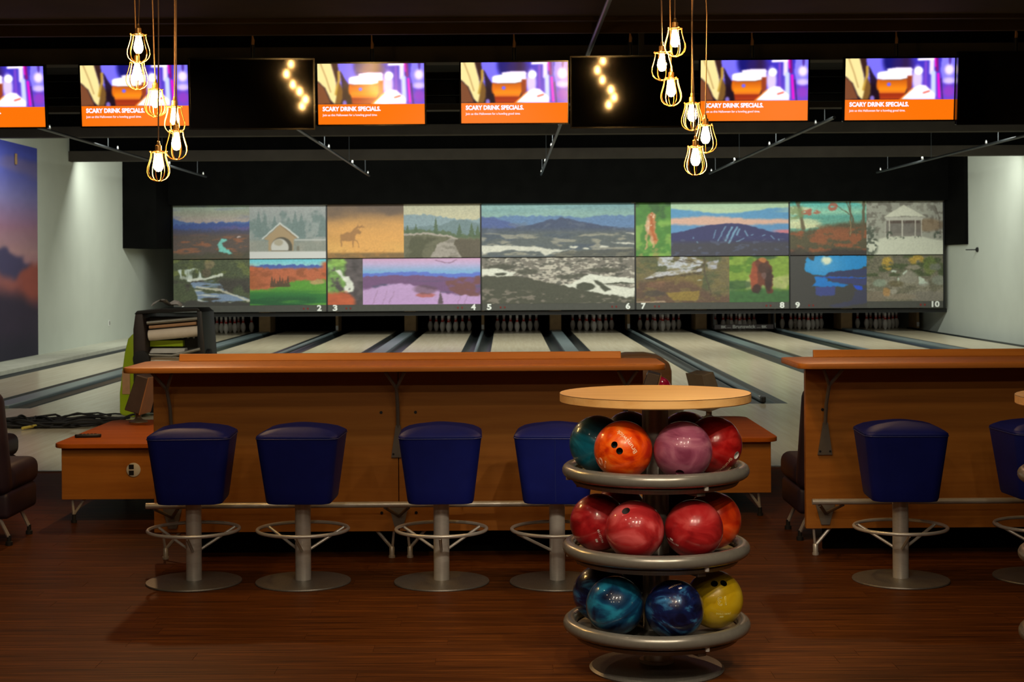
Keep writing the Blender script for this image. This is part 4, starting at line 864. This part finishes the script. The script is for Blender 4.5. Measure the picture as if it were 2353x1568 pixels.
def ball_text(t, body, size, n, up, mat, bold=0.0, outline=0.0, name='engraving', spacing=1.0):
    """lettering wrapped on the ball around direction n, with 'up' the direction of the letters' tops"""
    me = text_mesh(body, size, bold, outline, spacing, 'CENTER'); k = len(me.vertices); co = np.zeros(k * 3); me.vertices.foreach_get('co', co); co = co.reshape(-1, 3)
    n = np.array(n); up = np.array(up); up = up - n * up.dot(n); up /= np.linalg.norm(up); rt = np.cross(up, n)
    y0 = (co[:, 1].min() + co[:, 1].max()) / 2
    d = n + np.outer(np.tan(co[:, 0] / BR), rt) + np.outer(np.tan((co[:, 1] - y0) / BR), up); d /= np.linalg.norm(d, axis=1)[:, None]
    me.vertices.foreach_set('co', (d * (BR + 0.0003 + np.clip(co[:, 2], -0.0002, 0.0008))[:, None]).ravel()); me.update(); me.materials.clear()
    return link(name, me, mat, t)
ENG = plain('engraving_pale', (236, 196, 160), 0.5, 0, 0.05)
ENGY = plain('engraving_yellow', (226, 214, 130), 0.5, 0, 0.05)
ENGW = plain('sticker_white', (226, 216, 210), 0.5, 0, 0.05)
BM = {
 'orange': ball_mat('ball_orange', (188, 38, 4), (238, 84, 10), (246, 124, 38), 5, 2.5, 1.2),
 'teal': ball_mat('ball_teal', (6, 58, 74), (14, 96, 116), (40, 130, 146), 6, 1.5, 2.2),
 'lilac': ball_mat('ball_lilac', (118, 50, 74), (146, 76, 100), (170, 104, 122), 6, 2.2, 3.3),
 'red': ball_mat('ball_red', (120, 8, 10), (160, 20, 20), (182, 44, 40), 7, 2.0, 4.1),
 'maroon': ball_mat('ball_maroon', (56, 4, 8), (88, 10, 14), (110, 20, 20), 6, 1.5, 5.7),
 'navy': ball_mat('ball_navy', (4, 6, 20), (10, 18, 46), (24, 60, 92), 7, 2.5, 6.6),
 'crimson': ball_mat('ball_crimson', (120, 12, 18), (164, 28, 32), (188, 62, 60), 6, 2.0, 7.9),
 'coral': ball_mat('ball_coral', (124, 14, 22), (176, 42, 44), (214, 92, 92), 5, 1.6, 8.2),
 'scarlet': ball_mat('ball_scarlet', (126, 14, 20), (170, 34, 36), (196, 70, 68), 6, 1.6, 9.4),
 'tangerine': ball_mat('ball_tangerine', (176, 34, 8), (216, 66, 18), (230, 94, 40), 6, 1.5, 10.3),
 'oceanblue': ball_mat('ball_ocean', (8, 18, 44), (16, 62, 98), (34, 128, 160), 5, 3.0, 11.1),
 'midnight': ball_mat('ball_midnight', (8, 12, 40), (18, 30, 76), (58, 120, 168), 6, 3.0, 12.5),
 'yellow': ball_mat('ball_yellow', (176, 140, 12), (196, 162, 22), (208, 178, 44), 5, 1.0, 13.0),
 'black': ball_mat('ball_black', (6, 12, 12), (10, 20, 20), (18, 34, 32), 6, 1.5, 14.0),
}
def rack_ball(tier, ang, mat, label, rad=0.2185, **k):
    a = R(ang); c = Vector((RX + rad * math.sin(a), RY - rad * math.cos(a), RZ[tier] + 0.0955))
    return c
G = ['bowling balls on the top tier of the rack', 'bowling balls on the middle tier of the rack', 'bowling balls on the bottom tier of the rack']
def put(tier, ang, mat, label, holes_px=(), hm='rubber'):
    c = rack_ball(tier, ang, mat, label); hs = [(cam_dir(c, x, y), r) for x, y, r in holes_px]
    return ball('bowling_ball', c, BM[mat], label, G[tier], hs, hm), c
# top tier
t, c = put(0, -38, 'orange', 'bright orange bowling ball with two finger holes and number 10, top tier', [(1411.5, 1022.5, .0125), (1423.5, 1037, .0125)])
ball_text(t, 'Brunswick', 0.026, cam_dir(c, 1441, 1014), (-0.66, 0, -0.55), ENG, 0.0003)
ball_text(t, '7', 0.014, cam_dir(c, 1449.5, 1007), (-0.4, 0, -0.9), ENG, 0.0002)
ball_text(t, '10', 0.046, cam_dir(c, 1385, 1065), (-0.5, 0, -0.85), ENG, 0.0, 0.0008)
put(0, 22, 'lilac', 'swirled lilac bowling ball beside the orange one, top tier', [(1562, 1087, .0155)], BM['lilac'])
put(0, -98, 'teal', 'teal bowling ball beside the orange one, top tier')
t, c = put(0, 82, 'red', 'dark red bowling ball at the outer side of the top tier, thumb hole showing', [(1693, 1047, .0155)], 'white')
ball_text(t, 'Brunswick', 0.022, cam_dir(c, 1664, 1074), (0.6, 0, -0.6), ENG, 0.0002)
put(0, -158, 'navy', 'black-blue bowling ball behind the orange one, top tier')
put(0, 142, 'maroon', 'maroon bowling ball behind the lilac one, top tier')
# middle tier
t, c = put(1, -86, 'crimson', 'crimson bowling ball at the stool side of the middle tier')
ball_text(t, 'HU152100', 0.0105, cam_dir(c, 1380, 1234), (-0.93, 0, -0.33), ENGW, 0.0002, spacing=1.35); ball_text(t, '-', 0.055, cam_dir(c, 1371, 1243), (0.93, 0, 0.3), ENGW, 0.0013)
put(1, -26, 'coral', 'coral-pink swirled bowling ball at the front of the middle tier', [(1438, 1174, .0155)], 'terminal')
t, c = put(1, 34, 'scarlet', 'scarlet bowling ball at the front of the middle tier beside the tangerine one')
ball_text(t, 'HU152100', 0.0105, cam_dir(c, 1545, 1247), (0.5, 0, 0.87), ENGW, 0.0002, spacing=1.3); ball_text(t, '-', 0.055, cam_dir(c, 1543, 1240), (0.5, 0, 0.87), ENGW, 0.0013)
put(1, 94, 'tangerine', 'tangerine bowling ball at the outer side of the middle tier')
put(1, -146, 'red', 'dark red bowling ball at the back of the middle tier behind the coral one')
put(1, 154, 'maroon', 'maroon bowling ball at the back of the middle tier, mostly hidden by the column')
# bottom tier
put(2, -110, 'midnight', 'dark navy marbled bowling ball at the stool side of the bottom tier')
put(2, -49.5, 'oceanblue', 'ocean-blue swirled bowling ball at the front of the bottom tier')
t, c = put(2, 12, 'midnight', 'navy bowling ball with pale blue streaks, front of the bottom tier')
ball_text(t, '-', 0.05, cam_dir(c, 1563, 1352), (-0.2, 0, 1), ENGW, 0.001); ball_text(t, 'HU152100', 0.010, cam_dir(c, 1551, 1346), (-0.25, 0, 1), ENG, 0.0001, spacing=1.3)
t, c = put(2, 79, 'yellow', 'mustard-yellow bowling ball with two holes and number 13, bottom tier', [(1641.5, 1341.5, .0135), (1663, 1340.5, .0135)])
ball_text(t, '13', 0.045, cam_dir(c, 1661, 1382), (0.05, 0, -1), ENGY, 0.0, 0.0009)
ball_text(t, 'JMM17000', 0.0115, cam_dir(c, 1663, 1411), (-0.05, 0, -1), ENGY, 0.0002, spacing=1.2); ball_text(t, '-', 0.05, cam_dir(c, 1658, 1418), (0, 0, -1), ENGY, 0.001)
put(2, -170.5, 'navy', 'black-blue bowling ball at the back of the bottom tier behind the ocean-blue one')

# ------------------------------------------------------------------ low console tables with score terminals
def console(xc, y0, y1, label):
    t = thing('console_table', label, 'table', (xc, 0, 0), 'low console tables')
    MB().prism(rounded_rect(-0.505, 0.505, y0, y1, 0.09), 'z', 0.455, 0.482).obj('table_top', 'amber', t, 30, 0.004)
    bd = MB().box(-0.462, 0.462, y0 + 0.05, y1 - 0.06, 0.144, 0.455).obj('body', 'honey', t, None, 0.003)
    for x in (-0.4, 0.4):
        for y in (y0 + 0.09, y1 - 0.12):
            g = MB().tube([(x, y, 0.02), (x - 0.01, y, 0.15)], 0.008, 8).tube([(x, y, 0.05), (x + (0.07 if x < 0 else -0.07), y, 0.15)], 0.008, 8).obj('leg', 'steel', t, 40)
            MB().lathe([(.018, 0), (.018, .015), (.012, .018), (.012, .05)], 10, (x, y, 0)).obj('leveling_foot', 'rubber', g, 40)
    return t
ct = console(-2.205, 9.22, 10.68, 'low amber-wood console table behind the first stool, dark remote on top')
console(1.134, 9.32, 10.66, 'low amber-wood console table partly hidden behind the ball rack')
# round socket plate on the first console's front
sp = MB().lathe([(0, 0), (.042, 0), (.042, .004), (.038, .006), (0, .006)], 28).obj('socket_plate', 'white', ct, 40)
p = at(307, 1080, 9.268); sp.matrix_local = Matrix.Translation((p.x + 2.205, 9.268, p.z)) @ Matrix.Rotation(R(90), 4, 'X')
for dz in (-.018, .018): MB().box(-.019, .011, -.014, .014, .006, .0075).obj('socket_insert', 'black', sp).location = (-.008, dz, 0)
# black remote on the table
rm = thing('remote_control', 'black remote control lying on the low console table', 'remote', at(202, 1004, 9.58) - Vector((0, 0, 0)), rz=R(8)); rm.location.z = 0.4825
MB().prism([(-.078, -.012), (-.07, -.022), (.06, -.024), (.08, -.014), (.08, .014), (.06, .022), (-.062, .02), (-.066, .004), (-.078, .008)], 'z', 0, 0.02).obj('body', 'black', rm, 30, .005)
for k in range(5): MB().box(-.05 + .022*k, -.036 + .022*k, -.008, .008, .02, .0225).obj('button', 'rubber', rm)
def terminal(x, y, face, cover, label, rz):
    t = thing('score_terminal', label, 'terminal', (x, y, 0.482), 'score terminals on the console tables', rz)
    MB().lathe([(0, 0), (.062, 0), (.062, .008), (.03, .02), (.02, .03), (.02, .17), (0, .17)], 20).obj('post', 'brkt', t, 40)
    h = MB().taper((-.11, .11, -.03, .075), (-.11, .11, -.01, .075), -.12, .13).obj('housing', face, t, None, .006); h.location = (0, 0, .2); h.rotation_euler = (R(-15), 0, 0)
    MB().box(-.115, .115, .075, .083, -.125, .135).obj('rear_cover', cover, h, None, .003)
    MB().add([(-.095, -.0305, -.1), (.095, -.0305, -.1), (.095, -.0145, .11), (-.095, -.0145, .11), (-.095, -.026, -.1), (.095, -.026, -.1), (.095, -.010, .11), (-.095, -.010, .11)], [(0,1,2,3),(4,7,6,5),(0,4,5,1),(1,5,6,2),(2,6,7,3),(3,7,4,0)]).obj('screen', 'blackgloss', h)
p1 = at(318, 968, 10.5); terminal(p1.x, 10.5, 'terminal', 'tanedge', 'dark score terminal with tan back on the table with the remote', R(-96))
p2 = at(1482, 968, 10.45); terminal(p2.x, 10.45, 'terminal', 'tanedge', 'dark score terminal with tan back behind the end of the long counter', R(-96))
p3 = at(1629, 960, 10.45); terminal(p3.x, 10.45, 'termgrey', 'termgrey', 'grey score terminal on a post behind the ball rack top', R(112))

# ------------------------------------------------------------------ plum lounge chairs
def rbox(x0, x1, y0, y1, z0, z1, r, name, mat, parent, seg=4):
    return MB().box(x0, x1, y0, y1, z0, z1).obj(name, mat, parent, 50, r, seg)
def make_chair():
    t = thing('lounge_chair', 'x', 'chair', (0, 0, 0), 'plum lounge chairs')
    rbox(-.36, .36, .10, .60, .29, .44, .055, 'seat_cushion', 'plum', t)
    rbox(-.355, .355, .04, .56, .15, .30, .03, 'seat_base', 'plum', t)
    b = MB().taper((-.36, .36, -.0, .16), (-.335, .335, -.06, .07), .28, .86).obj('backrest', 'plum', t, 50, .06, 4)
    for sx in (-1, 1):
        for y in (.1, .46):
            l = MB().tube([(sx*.29, y - .03, .16), (sx*.335, y, .045)], .011, 8).obj('leg', 'steel', t, 40)
            MB().lathe([(.02, 0), (.02, .02), (.012, .025), (.012, .055)], 10, (sx*.335, y, 0)).obj('foot', 'rubber', l, 40)
    return t
ch = make_chair(); ch.location = (-3.09, 8.46, 0); ch['label'] = 'plum leather lounge chair cut off by the picture edge near the low table'
dup(ch, (1.95, 8.46, 0), 'plum leather lounge chair peeking out behind the other drink counter', 'plum lounge chairs', 0)
dup(ch, (-3.60, 9.72, 0), 'plum leather chair standing farther back behind the edge chair, before the cables', 'plum lounge chairs', 0)

# ------------------------------------------------------------------ ball return with balls
brt = thing('ball_return', 'brown ball return with rounded hood behind the end of the counter', 'ball return', (1.134, 0, 0))
MB().lathe([(.30, 0), (.33, .03), (.30, .1), (.26, .25), (.33, .36), (.36, .4), (.0, .4)], 40, (0, 12.75, 0), 1, 1.7).obj('base', 'brown', brt, 40)
MB().tube([(.34*math.cos(2*math.pi*k/40), 12.75 + .6*math.sin(2*math.pi*k/40), .425) for k in range(40)], .03, 10, True).obj('tray_rim', 'brown', brt, 60)
hd = [(-.27, .38), (-.27, .62), (-.25, .69), (-.19, .735), (-.08, .755), (.08, .755), (.19, .735), (.25, .69), (.27, .62), (.27, .38)]
MB().prism(hd, 'y', 13.15, 13.75).obj('hood', 'brown', brt, 40, .02)
def sparkle():
    m, nt, b = nm('ball_pink_sparkle')
    v = nt.nodes.new('ShaderNodeTexVoronoi'); v.inputs['Scale'].default_value = 26; tc = nt.nodes.new('ShaderNodeTexCoord')
    nt.links.new(tc.outputs['Object'], v.inputs['Vector'])
    nt.links.new(ramp(nt, v.outputs['Distance'], [(0.12, lin(236, 150, 170)), (0.3, lin(196, 26, 70)), (1, lin(150, 12, 48))]), b.inputs['Base Color'])
    b.inputs['Roughness'].default_value = 0.15; return m
ball('bowling_ball', at(1513, 896, 12.5), sparkle(), 'speckled hot-pink bowling ball on the ball return', 'balls on the ball return')

# ------------------------------------------------------------------ lane cleaning machine standing on end
mp0 = at(378, 955, 15.75); mt = thing('lane_machine', 'lime-green and black lane cleaning machine standing upright on the approach', 'lane machine', (mp0.x, 15.75, 0), rz=R(-4))
H = 1.13
shell = [(-.475, .05), (-.455, .02), (-.33, .0), (-.29, .02), (-.29, .86), (-.335, .855), (-.385, .80), (-.42, .66), (-.45, .45), (-.475, .25)]
MB().prism(shell, 'y', .02, .5).obj('green_shell', 'lime', mt, 40, .02)
side = [(-.315, .04), (-.20, .04), (-.175, .5), (-.19, .85), (-.215, 1.06), (-.29, 1.075), (-.315, .9)]
MB().prism(side, 'y', -.02, .45).obj('side_panel', 'umber', mt, 40, .012)
MB().prism([(.36, .04), (.43, .04), (.44, .5), (.40, 1.08), (.345, 1.1)], 'y', -.02, .45).obj('side_panel', 'black', mt, 40, .01)
MB().box(-.22, .40, .2, .45, .03, 1.02).obj('rear_housing', 'black', mt, None, .01)
MB().prism([(-.3, 1.055), (.39, 1.085), (.36, 1.115), (-.02, 1.115), (-.27, 1.09)], 'y', -.03, .42).obj('lid', 'black', mt, None, .008)
def bar(z0, z1, r, name, mat, y=.02, x0=-.18, x1=.37): MB().tube([(x0, y, z0), (x1, y, z1)], r, 16).obj(name, mat, mt, 50)
bar(.965, 1.01, .018, 'guide_bar', 'greymetal'); bar(.92, .96, .016, 'guide_bar', 'tanedge', .03, -.16, .33); bar(.835, .882, .055, 'cloth_roll', 'creamroll', .06, -.17, .37)
MB().box(-.18, .16, .12, .19, .72, .78).obj('brush_strip', 'lime', mt)
bar(.64, .63, .014, 'guide_bar', 'greymetal', .0, -.18, .12); bar(.63, .70, .016, 'squeegee_bar', 'greymetal', -.02, .08, .38)
MB().taper((-.17, .2, .02, .2), (-.17, .2, .05, .2), .52, .61).obj('tank', 'creamroll', mt, None, .01)
MB().taper((-.17, .19, .04, .2), (-.16, .19, .1, .2), .655, .70).obj('tank', 'white', mt, None, .008)
for x, z, r in ((-.225, .60, .085), (.425, .62, .075)):
    w = MB().lathe([(0, -.03), (r, -.03), (r, .03), (r*.7, .034), (0, .034)], 24).obj('wheel', 'rubber', mt, 40)
    w.matrix_local = Matrix.Translation((x, -.02 if x < 0 else .1, z)) @ (Matrix.Rotation(R(90), 4, 'X') if x < 0 else Matrix.Rotation(R(90), 4, 'Y'))
for x in (.1, .16, .22): MB().lathe([(0, 0), (.012, 0), (.012, .02), (0, .02)], 10, (x + .04, .18, .80)).obj('knob', 'white', mt, 40)
tg = MB().box(-.44, -.36, .012, .018, .24, .48).obj('warning_label', 'tanedge', mt)
# crumpled cloth on top
g = []; nx, ny = 14, 8
cb = MB(); rnd = random.Random(3)
for j in range(ny):
    for i in range(nx):
        a = i/(nx-1); b = j/(ny-1); g.append((-.15 + .3*a, -.03 + .16*b, .012 + .075*abs(math.sin(a*4.2 + b*1.3)) * (1 - abs(a - .5)*1.2) + rnd.uniform(0, .014) - .05*max(0, a - .82)*4))
fs = [(j*nx+i, j*nx+i+1, (j+1)*nx+i+1, (j+1)*nx+i) for j in range(ny-1) for i in range(nx-1)]
m0 = len(g); g2 = [(x, y, z - .006) for x, y, z in g]
top = cb.add(g + g2, fs + [tuple(i + m0 for i in reversed(f)) for f in fs]).obj('cleaning_cloth', 'cloth', None, 70)
tag(top, 'crumpled white cloth lying on top of the lane machine', 'cloth'); top.location = (mp0.x + .02, 15.78, 1.123)

# ------------------------------------------------------------------ pile of black cable on the approach
cab = thing('cable_pile', 'tangled black extension cable heaped on the approach by the lane machine', 'cable', (0, 0, 0))
rnd = random.Random(5)
pts = []
for k in range(190):
    a = k * 0.55; cx = -4.55 + .35*math.sin(k*.045) + rnd.uniform(-.1, .1); rx = .42 + .16*math.sin(k*.21); ry = .26 + .12*math.sin(k*.33)
    pts.append((cx + rx*math.cos(a), 15.1 + ry*math.sin(a) + rnd.uniform(-.05, .05), .014 + .05*abs(math.sin(k*.37))*(k/190) + .02*(k % 5 == 0)))
MB().tube(pts, .011, 6).obj('coil', 'rubber', cab, 60)
pts2 = [(-4.2 + .62*math.cos(a*.5)*(1 if a < 6 else .9), 14.95 + .26*math.sin(a*1.1), .02 + .07*abs(math.sin(a*1.7))) for a in np.linspace(0, 12, 90)]
MB().tube(pts2, .011, 6).obj('coil', 'rubber', cab, 60)
lead = [at(255, 943, 15.9), at(225, 938, 16.2), at(190, 941, 16.1), at(150, 945, 15.9), at(136, 950, 15.7), at(150, 954, 15.6), at(190, 951, 15.7), at(225, 944, 15.95), at(265, 940, 16.1), at(290, 942, 16.0)]
lp = []
for i in range(len(lead) - 1):
    for q in range(5): v = lead[i].lerp(lead[i+1], q/5); v.z = .012; lp.append(v)
MB().tube(lp, .009, 6).obj('lead', 'rubber', cab, 60)
yp = at(72, 984, 14.7); MB().tube([(yp.x - .06, 14.62, .02), (yp.x + .06, 14.86, .03)], .014, 8).obj('yellow_plug', 'yellow', cab, 50)

# ------------------------------------------------------------------ small wall fixtures
wb = thing('wall_bracket', 'small black bracket sticking out of the white wall by the screens', 'bracket', (XR, 31.5, 1.78))
MB().lathe([(0, 0), (.05, 0), (.05, .03), (.02, .05), (0, .05)], 14).obj('plate', 'black', wb, 40).rotation_euler = (0, R(-90), 0)
MB().tube([(-.04, 0, 0), (-.22, .1, .0)], .012, 8).obj('rod', 'black', wb, 50)
ss_ = thing('wall_sensor', 'small pale sensor with a tiny light on the purple mural', 'sensor', (XL + .01, 25.1, 3.3))
MB().box(0, .03, -.03, .03, -.09, .09).obj('case', 'tan', ss_, None, .008)
ou = thing('wall_outlet', 'small white outlet low on the white side wall', 'outlet', (XL, 31.0, .42)); MB().box(0, .012, -.04, .04, -.06, .06).obj('plate', 'white', ou, None, .004); MB().box(.012, .015, -.02, .02, -.035, .035).obj('socket_insert', 'strip', ou)
